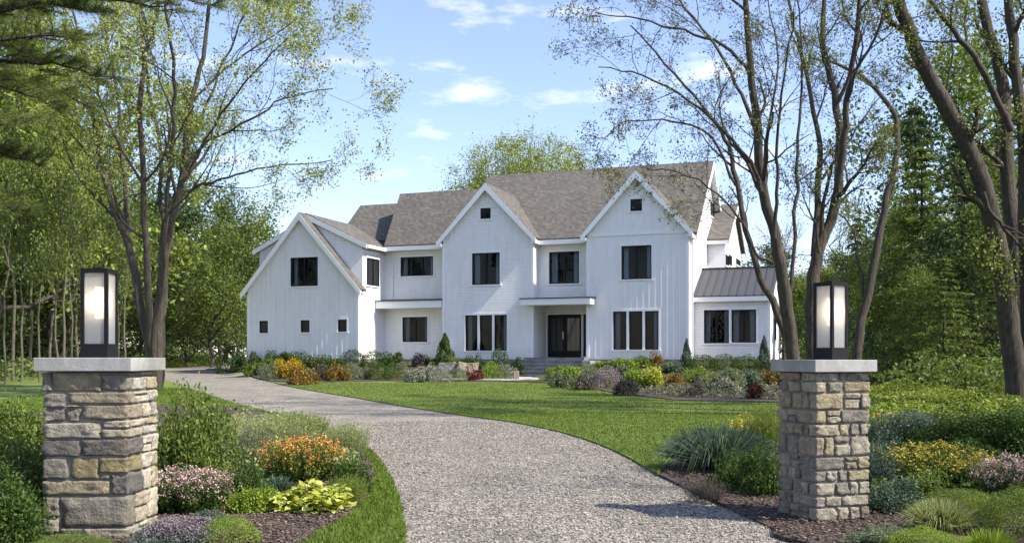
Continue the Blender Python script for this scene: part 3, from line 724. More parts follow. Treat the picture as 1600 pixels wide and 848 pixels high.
# bump out roof
b = B(); e = uB1+.25; pb = (zBr-zBe)/3.5
for s in (-1, 1): slab(b, [(-1.4, vBr+s*3.75, zBe-.25*pb+.12), (e, vBr+s*3.75, zBe-.25*pb+.12), (e, vBr, zBr+.12), (-1.4, vBr, zBr+.12)], .1)
br = b.build('bump_out_roof', SHINGLE, house); t = B()
for s in (-1, 1): t.prism([(e+.03, vBr, zBr+.06), (e+.03, vBr+s*3.78, zBe-.25*pb+.05), (e+.03, vBr+s*3.78, zBe-.25*pb-.17), (e+.03, vBr, zBr-.2)], (-.05, 0, 0))
t.box(.01, e, vBr-3.78, vBr-3.72, zBe-.25*pb-.16, zBe-.25*pb+.04); t.each('fascia', TRIM, br)
# eaves, fascia, rake of the end wall, corner boards, band courses
t = B()
t.box(ue0+.02, uM0-.26, .44, .53, ZE-.24, ZE-.02); t.box(ue0+.02, uM0-.24, .53, VU-.01, ZE-.24, ZE-.18)
t.box(uM1+.26, uR0-.26, .44, .53, ZE-.24, ZE-.02); t.box(uM1+.24, uR0-.24, .53, VU-.01, ZE-.24, ZE-.18)
for (va, za, vb, zb) in ((.5, ZE, VRg, zRg), (VB+.3, ZE-.2, VRg, zRg)):
    t.prism([(OH+.03, va, za-.1), (OH+.03, vb, zb-.05), (OH+.03, vb, zb-.4), (OH+.03, va, za-.35)], (-.05, 0, 0))
    t.prism([(.02, va, za-.2), (.02, vb, zb-.2), (.02, vb, zb-.28), (.02, va, za-.28)], (OH-.04, 0, 0))
t.each('fascia', TRIM, house)
t = B()
for u, v in ((uR0, 0), (0, 0), (uM0, 0), (uM1, 0)):
    s = 1 if u in (0, uM1) else -1
    t.box(u-.11 if s > 0 else u-.025, u+.025 if s > 0 else u+.11, v-.03, v+.12, -.1, GE-.25)
t.box(uG0-.025, uG0+.11, vG-.03, vG+.12, -.1, zGe-.2); t.box(uG1-.11, uG1+.025, vG-.03, vG+.12, -.1, zGe-.2)
t.box(uS1-.11, uS1+.025, vS-.03, vS+.12, -.1, zSe-.25)
t.each('corner_board', TRIM, house)
t = B(); t.box(uR0+.11, -.11, -.045, .004, ZE-.02, ZE+.16); t.build('band_board', TRIM, house)
t = B(); t.box(uS1*0+.1, .18, .25, .33, 0, ZE-.3); t.box(.04, .12, .3, .36, .2, .25); t.build('downspout', TRIM, house)
t = B(); t.box(uG1+.5, uG1+.56, VU-.09, VU-.02, 3.2, ZE-.2); t.build('downspout', TRIM, house)
# porch roofs
def porch_roof(u0, u1, v0, v1, zt, zb, rise=.12):
    b = B(); b.box(u0, u1, v0, v1, zb, zt); o = b.build('porch_roof', TRIM, house)
    c = B(); c.hexa([(u0-.05, v0-.06, zt+.001), (u1+.05, v0-.06, zt+.001), (u1+.05, v1, zt+.001), (u0-.05, v1, zt+.001), (u0-.05, v0-.06, zt+.05), (u1+.05, v0-.06, zt+.05), (u1+.05, v1, zt+.05+rise), (u0-.05, v1, zt+.05+rise)])
    c.build('metal_cap', DARKCAP, o)
vp = -.05; porch_roof(uG1+.01, uM0-.06, vp, VU-.01, ZY(470, uM0-2, vp), ZY(481, uM0-2, vp))
vp = -.95; porch_roof(UX(813, vp), UX(922, vp), vp, -.06, ZY(466, UX(870, vp), vp), ZY(475.5, UX(870, vp), vp), .06)
porch_roof(uc0+.06, uc1-.06, -.055, VU-.01, ZY(466, UX(870, -.95), -.95)-.01, 2.805, .1)
# door
door = empty('front_door'); door.parent = house; door.location = (0, 0, 0)
b = B(); f = .05; dm = (ud0+ud1)/2
for a, c in ((ud0, dm-.004), (dm+.004, ud1)):
    st = .13
    b.box(a, a+st, VD+.06, VD+.11, zd0+.02, zd1-.02); b.box(c-st, c, VD+.06, VD+.11, zd0+.02, zd1-.02)
    b.box(a+st, c-st, VD+.06, VD+.11, zd0+.02, zd0+.35); b.box(a+st, c-st, VD+.06, VD+.11, zd1-.2, zd1-.02)
    b.box(a+st+.03, c-st-.03, VD+.05, VD+.12, zd0+.09, zd0+.28)
dl = b.build('door_leaf', BLACK, door)
g = B()
for a, c in ((ud0, dm-.004), (dm+.004, ud1)): g.box(a+.13, c-.13, VD+.08, VD+.09, zd0+.35, zd1-.2)
g.build('pane', SGL, dl)
g = B()
for a, c in ((ud0, dm), (dm, ud1)):
    for k in (.35, .65): g.box(a+(c-a)*k-.012, a+(c-a)*k+.012, VD+.055, VD+.079, zd0+.38, zd1-.23)
g.build('glazing_bar', mat('pewter_bar', (.1, .11, .1), .4), dl)
hnd = B(); hnd.box(dm-.09, dm-.05, VD-.02, VD+.0, .95, 1.35); hnd.box(dm-.085, dm-.055, VD, VD+.06, 1.0, 1.03); hnd.box(dm-.085, dm-.055, VD, VD+.06, 1.28, 1.31)
hnd.build('handle', mat('steel_handle', (.5, .5, .5), .3, Metallic=.9), door)
t = B(); q = .09
t.box(ud0-q, ud0-.001, VD-.03, VD+.01, 0, zd1+q); t.box(ud1+.001, ud1+q*.7, VD-.03, VD+.01, 0, zd1+q); t.box(ud0-.001, ud1+.001, VD-.03, VD+.01, zd1+.001, zd1+q)
t.box(us0-.02, us1+q, VD-.032, VD+.01, zd1+.003, zd1+q+.002); t.build('door_casing', TRIM, door)
win(us0, us1, zd0+.05, zd1, VD, 1, 0, 0, trim=False, kname='sidelight')
# interior: floors and dark partitions so that rooms have depth
b = B(); b.box(uG0+.3, -.3, 2.45, VB-.01, 2.9, 3.1); b.box(uM0+.3, uM1-.3, 3.2, 3.3, 0, ZE); b.box(uR0+.3, -.3, 3.4, 3.5, 0, ZE); b.box(uG0+.3, uG1-.3, 2.0, 2.1, 0, ZE); b.box(uL0, uM0, 3.5, 3.6, 0, ZE); b.box(uM1, uR0, 4.4, 4.5, 0, ZE)
b.box(.05, uS1-.3, vS+4.5, vS+4.6, 0, 3); b.box(.05, uS1-.3, vS+.3, vS+4.5, -.12, -.1); b.build('room_partition', DARKROOM, house)
# foundation
b = B(); b.box(uR0+.02, -.02, .03, 2, -1.4, -.1); b.box(uM0+.02, uM1-.02, .03, 2, -1.4, -.1); b.box(uG0+.02, uG1-.02, vG+.03, 2, -1.4, -.1); b.box(uG1, uM0, VU+.03, 3, -1.4, -.1); b.box(-.01, uS1-.02, vS+.03, vS+5, -1.4, -.1); b.box(uG0+.02, -.05, 2.01, VB, -1.4, -.13)
b.build('foundation', FOUND, house)
# steps and porch floor
sl, sr_ = UX(819, -.9), UX(912, -.9)
st_ = B(); st_.box(uc0+.05, uc1-.05, .02, VD, -.12, -.01); st_.box(sl, sr_+.05, -1.0, .02, -.14, -.012); 
zf = -.012; nst = 5; rz = .175
for k in range(1, nst+1):
    st_.box(sl-.12*0, sr_+.05, -1.0-.36*k, -1.0-.36*(k-1)-.001 if False else -.99-.36*(k-1), -1.3, zf-rz*k)
    st_.box(sl-.03, sr_+.08, -1.03-.36*k, -.97-.36*(k-1), zf-rz*k+.001, zf-rz*k+.045)
st_.box(sl+.01, sr_+.04, -.98, 0, -1.3, -.145)
stp = st_.build('front_steps', STEPS, house, bevel=0)
b = B(); up0 = UX(916, -1.1); b.box(up0, up0+.42, -1.9, -.02, -1.3, -.16); b.build('step_pier', FOUND, house, bevel=.012)

# ------------------------------------------------------------------ stone pillars, caps, lanterns
def stone_block(x0, x1, y0, y1, z0, z1, seed, amp=.017):
    n = 9; V = []; idx = {}; Fc = []
    c = np.array([(x0+x1)/2, (y0+y1)/2, (z0+z1)/2]); h = np.array([(x1-x0)/2, (y1-y0)/2, (z1-z0)/2])
    def vid(a, b_, d):
        key = (a, b_, d)
        if key in idx: return idx[key]
        p = np.array([a, b_, d], float)/n*2-1
        rr = min(.35, .018/min(h)) ; q = p.copy()
        # round the arrises
        e = np.maximum(np.abs(p)*h-(h-.011), 0); L_ = np.linalg.norm(e)
        w3 = p*h
        if L_ > .011: w3 = np.sign(p)*(np.minimum(np.abs(p)*h, h-.011)+e/L_*.011)
        w3 = w3 + c
        s = Vector((w3[0]*7+seed*3.1, w3[1]*7, w3[2]*7)); s2 = Vector((w3[0]*26+seed, w3[1]*26, w3[2]*26))
        d_ = amp*(mnoise.noise(s)*.75+abs(mnoise.noise(s*2.4))*1.1-.35+mnoise.noise(s2)*.55)
        out = np.sign(p)*(np.abs(p) > .99); 
        w3 = w3 + out*np.array([1, 1, .35])*d_
        idx[key] = len(V); V.append(w3); return idx[key]
    for ax in range(3):
        for sd_ in (0, n):
            for i in range(n):
                for j in range(n):
                    qd = []
                    for (a, b_) in ((i, j), (i+1, j), (i+1, j+1), (i, j+1)):
                        k3 = [0, 0, 0]; k3[ax] = sd_; k3[(ax+1) % 3] = a; k3[(ax+2) % 3] = b_; qd.append(vid(*k3))
                    if sd_ == 0: qd = qd[::-1]
                    Fc.append(qd)
    return V, Fc
GREY = (.185, .17, .138); TAN = (.265, .225, .145); OLV = (.21, .175, .09); SLT = (.12, .114, .1); BUF = (.32, .285, .205); WRM = (.255, .215, .155); LGT = (.29, .265, .21)
def pillar(name, loc, rz, wd, H, stones, label):
    root = empty(name, loc, rz); tag(root, label, 'pillar', 'stone entrance pillars')
    V = []; Fc = []; C = []
    for k, (x0, x1, y0, y1, z0, z1, col) in enumerate(stones):
        g = .009; a, f = stone_block(x0+g, x1-g, y0+g, y1-g, z0+g*.9, z1-g*.9, k*1.7+wd*11)
        o = len(V); V += a; Fc += [[q+o for q in fc] for fc in f]; C += [col]*len(a)
    me = bpy.data.meshes.new('stonework'); me.from_pydata([tuple(map(float, v)) for v in V], [], Fc); me.update()
    at_ = me.color_attributes.new('tint', 'FLOAT_COLOR', 'POINT'); at_.data.foreach_set('color', np.array([(*c, 1) for c in C], np.float32).ravel())
    me.materials.append(FSTONE); me.polygons.foreach_set('use_smooth', np.ones(len(me.polygons), dtype=bool)); addobj('stonework', me, root)
    b = B(); b.box(.035, wd-.035, .035, wd-.035, -.3, H-.005); b.build('mortar_core', MORTAR, root)
    b = B(); ov = .04; b.box(-ov, wd+ov, -ov, wd+ov, H+.001, H+.112); b.build('cap_stone', CAP, root, bevel=.006)
    return root
def courses(wd, H, seed, heights, pal):
    """coursed rubble: corner stones shared by two faces, random stones between"""
    r = random.Random(seed); st = []; z = H; D = .14
    for ci, h in enumerate(heights):
        z0 = z-h
        L = [r.uniform(.2, .34) if (ci+i) % 2 == 0 else r.uniform(.1, .16) for i in range(4)]; Q = [r.uniform(.1, .16) if (ci+i) % 2 == 0 else r.uniform(.2, .32) for i in range(4)]
        sp = h > .11 and r.random() < .25
        c0 = [pal[r.randrange(len(pal))] for _ in range(4)]
        # corners: 0 (0,0)  1 (wd,0)  2 (wd,wd)  3 (0,wd)
        ext = [(0, L[0], 0, Q[0]), (wd-L[1], wd, 0, Q[1]), (wd-L[2], wd, wd-Q[2], wd), (0, L[3], wd-Q[3], wd)]
        for e, c in zip(ext, c0): st.append((*e, z0, z, c))
        def fill(a, b_, mk):
            w_ = b_-a
            if w_ < .03: return
            n = 1 if w_ < .2 else 2; cuts = [a]+sorted(a+w_*(k+1)/n+(r.uniform(-.04, .04) if k < n-1 else 0) for k in range(n))
            for p, q in zip(cuts[:-1], cuts[1:]):
                if (h > .12 and r.random() < .4) :
                    zm = z0+h*r.uniform(.4, .62); mk(p, q, z0, zm); mk(p, q, zm, z)
                else: mk(p, q, z0, z)
        pc = lambda: pal[r.randrange(len(pal))]; jj = lambda: r.uniform(-.008, .012)
        fill(L[0], wd-L[1], lambda p, q, a, b_: st.append((p, q, jj(), D, a, b_, pc())))
        fill(L[3], wd-L[2], lambda p, q, a, b_: st.append((p, q, wd-D, wd+jj(), a, b_, pc())))
        fill(Q[0], wd-Q[3], lambda p, q, a, b_: st.append((jj(), D, p, q, a, b_, pc())))
        fill(Q[1], wd-Q[2], lambda p, q, a, b_: st.append((wd-D, wd+jj(), p, q, a, b_, pc())))
        z = z0
    return st
# left pillar: the stones of its front are laid as in the photograph
WL = .72; HL = 1.385
fx = lambda c: (c-183)/404*WL
fz = lambda c: HL-(c-54)/796*(HL+.02)
rows = [(186, 236, 58, 150, GREY), (236, 460, 58, 150, TAN), (460, 590, 54, 78, GREY), (460, 590, 78, 146, GREY),
 (186, 297, 152, 226, GREY), (297, 590, 146, 208, WRM), (186, 297, 226, 290, GREY), (297, 366, 208, 224, WRM), (297, 366, 224, 290, GREY), (366, 590, 208, 280, WRM),
 (186, 460, 290, 369, LGT), (460, 590, 280, 320, BUF), (460, 590, 320, 366, BUF), (186, 366, 369, 456, SLT), (366, 590, 366, 452, SLT),
 (186, 310, 456, 558, GREY), (310, 447, 456, 558, OLV), (447, 590, 452, 529, OLV), (447, 506, 529, 558, GREY), (183, 503, 558, 634, TAN), (503, 590, 530, 634, SLT),
 (183, 269, 634, 732, GREY), (269, 590, 634, 780, GREY), (183, 269, 732, 806, LGT), (269, 379, 780, 806, GREY), (379, 590, 780, 852, LGT), (183, 379, 806, 852, GREY)]
r_ = random.Random(3); st = []
lit = [(.42, .38, .29), (.38, .35, .285), (.33, .285, .19), (.4, .37, .3), (.35, .3, .22)]  # paler stones: sunlight on the side face put into their colour
for (a, c, y0, y1, col) in rows:
    z1, z0 = fz(y0), fz(y1)
    if c >= 590:
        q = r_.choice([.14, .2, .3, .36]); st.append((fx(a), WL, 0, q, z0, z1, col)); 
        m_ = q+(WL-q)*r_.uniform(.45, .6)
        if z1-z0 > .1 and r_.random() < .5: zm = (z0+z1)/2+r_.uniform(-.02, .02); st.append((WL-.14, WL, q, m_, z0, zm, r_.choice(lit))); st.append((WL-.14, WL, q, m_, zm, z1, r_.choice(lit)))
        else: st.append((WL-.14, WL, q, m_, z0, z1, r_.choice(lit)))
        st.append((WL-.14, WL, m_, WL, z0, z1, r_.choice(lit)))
    elif a <= 186: st.append((0, fx(c), 0, r_.uniform(.15, .35), z0, z1, col))
    else: st.append((fx(a), fx(c), r_.uniform(-.006, .008), .14, z0, z1, col))
cz = HL
while cz > 0:
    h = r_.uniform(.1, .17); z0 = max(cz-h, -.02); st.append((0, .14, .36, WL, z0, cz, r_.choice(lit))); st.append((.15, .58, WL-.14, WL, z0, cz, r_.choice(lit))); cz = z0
XL, YL = -3.145, 8.06
rzL = R(0)
cl = Vector((XL, YL)) - WL*Vector((math.cos(rzL), math.sin(rzL)))
pillar('stone_pillar', (cl.x, cl.y, 0), rzL, WL, HL, st, 'broad fieldstone pillar at the left of the drive entrance')
WR = .61; HR = 1.365
stR = courses(WR, HR, 11, [.085, .105, .155, .13, .115, .185, .125, .11, .125, .105, .13], [GREY, BUF, LGT, GREY, TAN, LGT, GREY, WRM, LGT])
c20 = R(20); XR, YR = 2.765, 8.94
pillar('stone_pillar', (XR, YR, 0), c20, WR, HR, stR, 'slimmer stone pillar of small blocks at the right of the drive, seen corner on')

LGLASS = bpy.data.materials.new('frosted_glass'); LGLASS.use_nodes = True
nt_ = LGLASS.node_tree; nt_.nodes.clear(); o_ = N(nt_, 'ShaderNodeOutputMaterial'); tr = N(nt_, 'ShaderNodeBsdfTransparent'); tl = N(nt_, 'ShaderNodeBsdfTranslucent'); df = N(nt_, 'ShaderNodeBsdfPrincipled')
tr.inputs[0].default_value = (.92, .93, .93, 1); tl.inputs[0].default_value = (.5, .5, .49, 1); df.inputs['Base Color'].default_value = (.42, .43, .43, 1); df.inputs['Roughness'].default_value = .25
vv = objco(nt_, (90, 90, .5)); nn = noise(nt_, vv, 1, 2); bm_ = N(nt_, 'ShaderNodeBump'); bm_.inputs['Strength'].default_value = .3; bm_.inputs['Distance'].default_value = .004; nt_.links.new(nn, bm_.inputs['Height']); nt_.links.new(bm_.outputs[0], df.inputs['Normal'])
m1 = N(nt_, 'ShaderNodeMixShader'); m1.inputs[0].default_value = .5; nt_.links.new(tl.outputs[0], m1.inputs[1]); nt_.links.new(df.outputs[0], m1.inputs[2])
m2 = N(nt_, 'ShaderNodeMixShader'); m2.inputs[0].default_value = .8; nt_.links.new(tr.outputs[0], m2.inputs[1]); nt_.links.new(m1.outputs[0], m2.inputs[2]); nt_.links.new(m2.outputs[0], o_.inputs[0])
GLOW = bpy.data.materials.new('lamp_glow'); GLOW.use_nodes = True; gb = GLOW.node_tree.nodes['Principled BSDF']; gb.inputs['Base Color'].default_value = (.9, .85, .75, 1)
gb.inputs['Emission Color'].default_value = (1, .83, .58, 1); gb.inputs['Emission Strength'].default_value = 1.1
SHELF = mat('lamp_inner_grey', (.35, .35, .36), .6)
def lantern(loc, rz, wx, wy, H, label, shelf):
    root = empty('pillar_lantern', loc, rz); tag(root, label, 'lantern', 'black lanterns on the entrance pillars')
    p = .028; b = B(); hb = H*.155; ht = H*.05
    b.box(-wx/2, wx/2, -wy/2, wy/2, 0, hb)
    b.box(-wx/2, wx/2, -wy/2, wy/2, H-ht, H)
    for sx in (-1, 1):
        for sy in (-1, 1): b.box(*sorted((sx*wx/2, sx*(wx/2-p))), *sorted((sy*wy/2, sy*(wy/2-p))), hb, H-ht)
    b.build('frame', BLACKL, root)
    b = B(); b.box(-.03, .03, -.03, .03, H+.001, H+.016); b.build('finial', BLACKL, root)
    for s in (-1, 1):
        g = B(); yy = s*(wy/2-.014); g.poly([(-wx/2+p, yy, hb), (wx/2-p, yy, hb), (wx/2-p, yy, H-ht), (-wx/2+p, yy, H-ht)]); g.build('glass_panel', LGLASS, root)
        g = B(); xx = s*(wx/2-.014); g.poly([(xx, -wy/2+p, hb), (xx, wy/2-p, hb), (xx, wy/2-p, H-ht), (xx, -wy/2+p, H-ht)]); g.build('glass_panel', LGLASS, root)
    t = Tubes(); zt = H*.80; zb = H*.44; t.add([(0, 0, zb), (0, 0, zb+.001), (0, 0, zt)], [.0, .038, .038], 20); t.build('lamp_tube', GLOW, root)
    if shelf:
        b = B(); b.box(-wx*.3, wx*.3, -wy*.3, wy*.3, hb, zb-.02); b.build('lamp_holder', SHELF, root)
    else:
        t = Tubes(); t.add([(0, 0, hb), (0, 0, zb)], [.02, .02], 12); t.build('lamp_holder', SHELF, root)
    L = bpy.data.lights.new('lamp_light', 'POINT'); L.energy = 1.1; L.color = (1, .8, .55); L.shadow_soft_size = .04
    lo = bpy.data.objects.new('lamp_light', L); S.collection.objects.link(lo); lo.parent = root; lo.location = (.0, -.06, H*.62)
zc = HL+.113
pl = Vector((XL-WL*.5*math.cos(rzL)-.0, YL+WL*.5))
lantern((at(157, 0, 8.35).x, 8.33, zc), R(0), .225, .225, .745, 'black square lantern with frosted glass, lit, on the broad left pillar', True)
lantern((at(1298, 0, 9.33).x, 9.33, HR+.113), c20+R(12), .225, .225, .73, 'black square lantern seen corner on, lit, on the right pillar', False)

# scattered dead leaves on the drive edges and the grass
rg = np.random.default_rng(91); X = rg.uniform(-8, 9, 2600); Y = 6.5+rg.uniform(0, 1, 2600)**1.4*26; k = (np.abs(X) < Y*.56+.3) & (inside(drive, X, Y) | inside(lawn_r, X, Y) | inside(lawn_l, X, Y)) & (rg.random(2600) < .3); X = X[k]; Y = Y[k]
P = np.stack([X, Y, gv(X, Y)+np.where(inside(drive, X, Y), -.015, .03)], 1); Vl, Fl = leafcloud(P, .035, .022, 4, rg)
o = newmesh('fallen_leaves', Vl, Fl, leafmat('dead_leaf', (.1, .06, .03), (.2, .13, .06), (.32, .23, .12), trans=.1)); tag(o, 'few small brown leaves fallen on the drive and lawn', 'fallen leaves', kind='stuff')

# ------------------------------------------------------------------ trees
def grow(T, tips, p, d, L, r, lev, maxlev, rg, up=.12, spread=.75, nch=5, wob=.18, shrink=.62, minr=.004, start=.3, segs=6, fl=1.0):
    """one limb and everything that grows out of it"""
    n = segs if lev < maxlev else 4; pts = [np.array(p, float)]; d = d/np.linalg.norm(d); ds = [d]
    for i in range(n):
        d = d + rg.normal(size=3)*wob + np.array([0, 0, up]); d /= np.linalg.norm(d)
        pts.append(pts[-1]+d*L/n); ds.append(d)
    pts = np.array(pts); rad = np.maximum(np.linspace(r, r*.32, n+1), minr)
    T.add(pts, rad, 8 if r > .08 else (5 if r > .02 else 3))
    limb(T, tips, pts, rad, lev, maxlev, rg, up, spread, nch, wob, shrink, minr, start, segs)
def limb(T, tips, pts, rad, lev, maxlev, rg, up, spread, nch, wob, shrink, minr, start, segs, lenscale=None):
    L = np.sum(np.linalg.norm(np.diff(pts, axis=0), axis=1)); n = len(pts)-1
    if lev >= maxlev:
        tips.append(pts[1:]); return
    if lev >= maxlev-1: tips.append(pts[-2:])
    ph = rg.uniform(0, 6.28)
    for c in range(nch):
        t = start+(1-start)*(c+rg.uniform(0, .9))/nch; k = min(int(t*n), n-1); f = t*n-k
        p = pts[k]*(1-f)+pts[k+1]*f; d = pts[k+1]-pts[k]; d /= np.linalg.norm(d)
        ph += 2.4+rg.normal()*.4; a = np.cross(d, [math.cos(ph), math.sin(ph), .3]); a /= max(np.linalg.norm(a), 1e-6)
        nd = d*(1-spread*.5)+a*spread
        rr = (rad[k]*(1-f)+rad[k+1]*f)
        grow(T, tips, p, nd, (lenscale or L)*shrink*(1.15-.55*t)*rg.uniform(.75, 1.2), max(rr*.55, minr), lev+1, maxlev, rg, up, spread, nch, wob, shrink, minr, .25, segs)
def leaf_on(tips, per, L, Wd, rg, scat=.12, up=.4):
    P = np.concatenate([np.asarray(t) for t in tips]); P = P[rg.random(len(P)) < per] if per < 1 else np.repeat(P, int(per), 0); P = P + rg.normal(size=P.shape)*scat
    return leafcloud(P, L, Wd, up, rg)

def px_tree(name, stems, Y, m, leafm, label, cat, seed, leaf, group=None, base=None, maxlev=3, nch=6, up=.1, spread=.7, shrink=.5, scat=.15, start=.35, lens=None, thin=.78):
    """a tree whose main stems follow those of the photograph, in depth they lean towards and away from the camera"""
    rg = np.random.default_rng(seed); T = Tubes(); tips = []
    bp = base or atg(*stems[0][0][0]); root = empty(name, (bp[0], bp[1], ground(*bp)-.05)); tag(root, label, cat, group)
    O = np.array(root.location)
    for (pts, w0, w1, dy) in stems:
        P = []
        n = len(pts)
        ys_ = [p[1] for p in pts]
        for i, (x, y) in enumerate(pts):
            hgt = max(0, (bp_y(stems)-y))/600.
            P.append(np.array(at(x, y, Y+dy*hgt))-O)
        P = np.array(smooth_poly(P, 4)); rad = np.linspace(w0/2*Y/F*thin, w1/2*Y/F*.75, len(P))
        if len(P) > 6: P[1:-1] += rg.normal(size=P[1:-1].shape)*.02*Y/24
        T.add(P, rad, 10)
        limb(T, tips, P, rad, 0, maxlev, rg, up, spread, nch, .17, shrink, .004, start, 6, lenscale=lens)
    T.build('trunk', m, root)
    if leaf:
        per, L, Wd = leaf; Vl, Fl = leaf_on(tips, per, L, Wd, rg, scat); newmesh('crown', Vl, Fl, leafm, root)
    return root
def bp_y(stems): return stems[0][0][0][1]

LEFT = [
 ([(238, 606), (232, 540), (214, 445), (203, 386), (188, 346), (173, 317), (161, 257), (151, 208), (134, 99), (121, 54), (108, -10)], 24, 4, 1.5),
 ([(214, 450), (200, 366), (195, 297), (190, 223), (178, 114), (168, 70), (160, 0)], 13, 4, 3),
 ([(240, 606), (234, 500), (228, 386), (225, 297), (218, 173), (226, 89), (243, 30), (252, -60)], 20, 5, -2),
 ([(246, 560), (250, 440), (252, 396), (253, 322), (248, 213), (233, 144), (222, 60), (212, -30)], 15, 4, 2.5),
 ([(238, 560), (248, 460), (257, 376), (262, 297), (271, 198), (270, 99), (260, 20), (256, -60)], 14, 4, -4),
 ([(243, 606), (246, 520), (256, 420), (262, 366), (282, 297), (292, 223), (297, 163), (317, 89), (327, 0), (334, -80)], 27, 5, 0),
 ([(290, 262), (310, 235), (337, 213), (391, 188), (446, 153), (520, 139)], 9, 2, -2),
 ([(262, 370), (277, 317), (307, 292), (356, 277), (421, 262), (520, 250)], 11, 2, 2),
 ([(293, 232), (318, 175), (341, 114), (375, 40), (402, -30)], 9, 3, 3),
 ([(280, 300), (300, 262), (345, 180), (400, 110), (450, 60)], 8, 2, -4),
 ([(205, 392), (180, 340), (140, 300), (110, 250), (84, 180)], 9, 3, 2),
 ([(226, 300), (190, 230), (150, 150), (120, 120)], 7, 2, -3),
 ([(300, 160), (350, 110), (420, 60), (480, 20)], 7, 2, 2),
]
leafm = leafmat('leaf_maple_spring', (.2, .24, .045), (.34, .39, .09), (.5, .54, .18), trans=.42, rough=.55)
px_tree('maple_tree', LEFT, 33, BARK, leafm, 'tall multi-stemmed tree with thin yellow-green spring leaves behind the left pillar lantern', 'tree', 5, (1, .088, .062), maxlev=4, nch=5, shrink=.52, scat=.15, start=.3, spread=.62, base=at(240, 606, 33)[:2], lens=6.8, thin=.63)
px_tree('young_tree', [([(250, 604), (253, 520), (259, 430), (268, 360), (280, 300), (286, 240), (300, 160)], 13, 3, 1)], 36, BARK, leafm, 'slim straight grey trunk just right of the left pillar cap', 'tree', 6, (3, .1, .07), nch=7, shrink=.4, start=.5, base=at(250, 604, 36)[:2], lens=5)

RIGHT = [
 ([(1245, 640), (1238, 560), (1227, 462), (1210, 370), (1190, 277), (1180, 185), (1170, 66), (1164, -10), (1160, -90)], 30, 7, -1),
 ([(1238, 545), (1218, 500), (1190, 436), (1164, 357), (1147, 264), (1134, 218), (1098, 165), (1040, 100), (985, 40)], 17, 3, 2),
 ([(1190, 300), (1177, 262), (1144, 218), (1078, 158), (1005, 119), (935, 105)], 9, 2, -2),
 ([(1150, 290), (1110, 215), (1050, 190), (980, 190), (945, 215)], 6, 2, 2),
 ([(1182, 210), (1150, 130), (1110, 60), (1060, 0), (1040, -40)], 9, 3, 3),
 ([(1232, 480), (1240, 396), (1246, 264), (1250, 166), (1252, 60), (1240, -30)], 9, 3, 1.5),
 ([(1210, 372), (1216, 300), (1214, 225), (1226, 120), (1240, 20)], 8, 3, -2),
 ([(1195, 300), (1200, 200), (1215, 100), (1200, 0)], 8, 3, 4),
 ([(1176, 120), (1130, 70), (1070, 50), (1000, 30), (930, 20)], 8, 2, 1),
 ([(1205, 410), (1180, 395), (1160, 350), (1120, 300), (1060, 270), (1010, 262)], 6, 2, -3),
]
leafr = leafmat('leaf_bud_olive', (.1, .13, .02), (.17, .21, .04), (.3, .35, .09), trans=.35, rough=.55)
px_tree('bare_tree', RIGHT, 24, BARKB, leafr, 'forked tree with long arching bare twigs in front of the sunroom', 'tree', 8, (.35, .06, .045), maxlev=4, nch=5, shrink=.5, up=.02, spread=.66, scat=.12, base=at(1245, 640, 24)[:2], lens=4.6)
RIGHT2 = [
 ([(1278, 640), (1272, 560), (1270, 462), (1278, 395), (1303, 330), (1312, 251), (1304, 145), (1287, 66), (1292, -60)], 33, 8, 1),
 ([(1308, 300), (1318, 220), (1329, 132), (1341, 30), (1348, -60)], 15, 6, -2),
 ([(1272, 400), (1281, 264), (1276, 198), (1256, 99), (1237, 20), (1225, -60)], 15, 4, 3),
 ([(1280, 395), (1272, 350), (1252, 300)], 7, 2, 0),
 ([(1306, 165), (1330, 120), (1366, 60), (1395, -20)], 8, 3, -3),
 ([(1300, 335), (1330, 300), (1352, 285)], 7, 2, 1),
 ([(1285, 280), (1312, 240), (1345, 190), (1376, 150)], 6, 2, 2),
]
px_tree('bare_tree', RIGHT2, 25, BARKB, leafr, 'tall bare-twigged tree rising straight behind the lantern of the right pillar', 'tree', 9, (.35, .06, .045), maxlev=4, nch=5, shrink=.5, up=.06, spread=.64, scat=.12, base=at(1278, 640, 25)[:2], lens=4.2)
BIG = [
 ([(1592, 640), (1584, 560), (1574, 480), (1562, 400), (1534, 284), (1488, 185), (1448, 112), (1415, 33), (1402, -10), (1385, -90)], 44, 20, -1),
 ([(1597, 640), (1594, 560), (1588, 396), (1574, 264), (1567, 132), (1540, 30), (1524, -70)], 40, 18, 2),
 ([(1606, 600), (1603, 396), (1596, 198), (1582, 66), (1572, -60)], 30, 16, 0),
 ([(1580, 205), (1540, 119), (1501, 60), (1455, 5), (1430, -30)], 14, 5, -2),
 ([(1536, 300), (1548, 330), (1580, 370), (1625, 410)], 9, 5, -3),
 ([(1490, 190), (1478, 140), (1490, 80), (1480, 20)], 7, 2, 2),
]
px_tree('old_tree', BIG, 27, BARK, leafr, 'very thick old trunk with leaning limbs at the far right edge', 'tree', 10, (2, .08, .055), nch=6, shrink=.42, up=.04, spread=.68, base=at(1592, 640, 27)[:2], lens=4.2)
px_tree('leaning_tree', [([(1338, 585), (1342, 528), (1369, 396), (1385, 310), (1402, 225), (1395, 178), (1356, 125), (1303, 99), (1270, 92)], 20, 4, 1), ([(1352, 470), (1340, 400), (1330, 352), (1300, 330)], 6, 2, 2)], 38, BARKB, leafr,
   'crooked leaning trunk that bends back to the left in front of the right evergreens', 'tree', 12, (2, .09, .06), nch=5, shrink=.4, base=at(1338, 585, 38)[:2], lens=3.6)
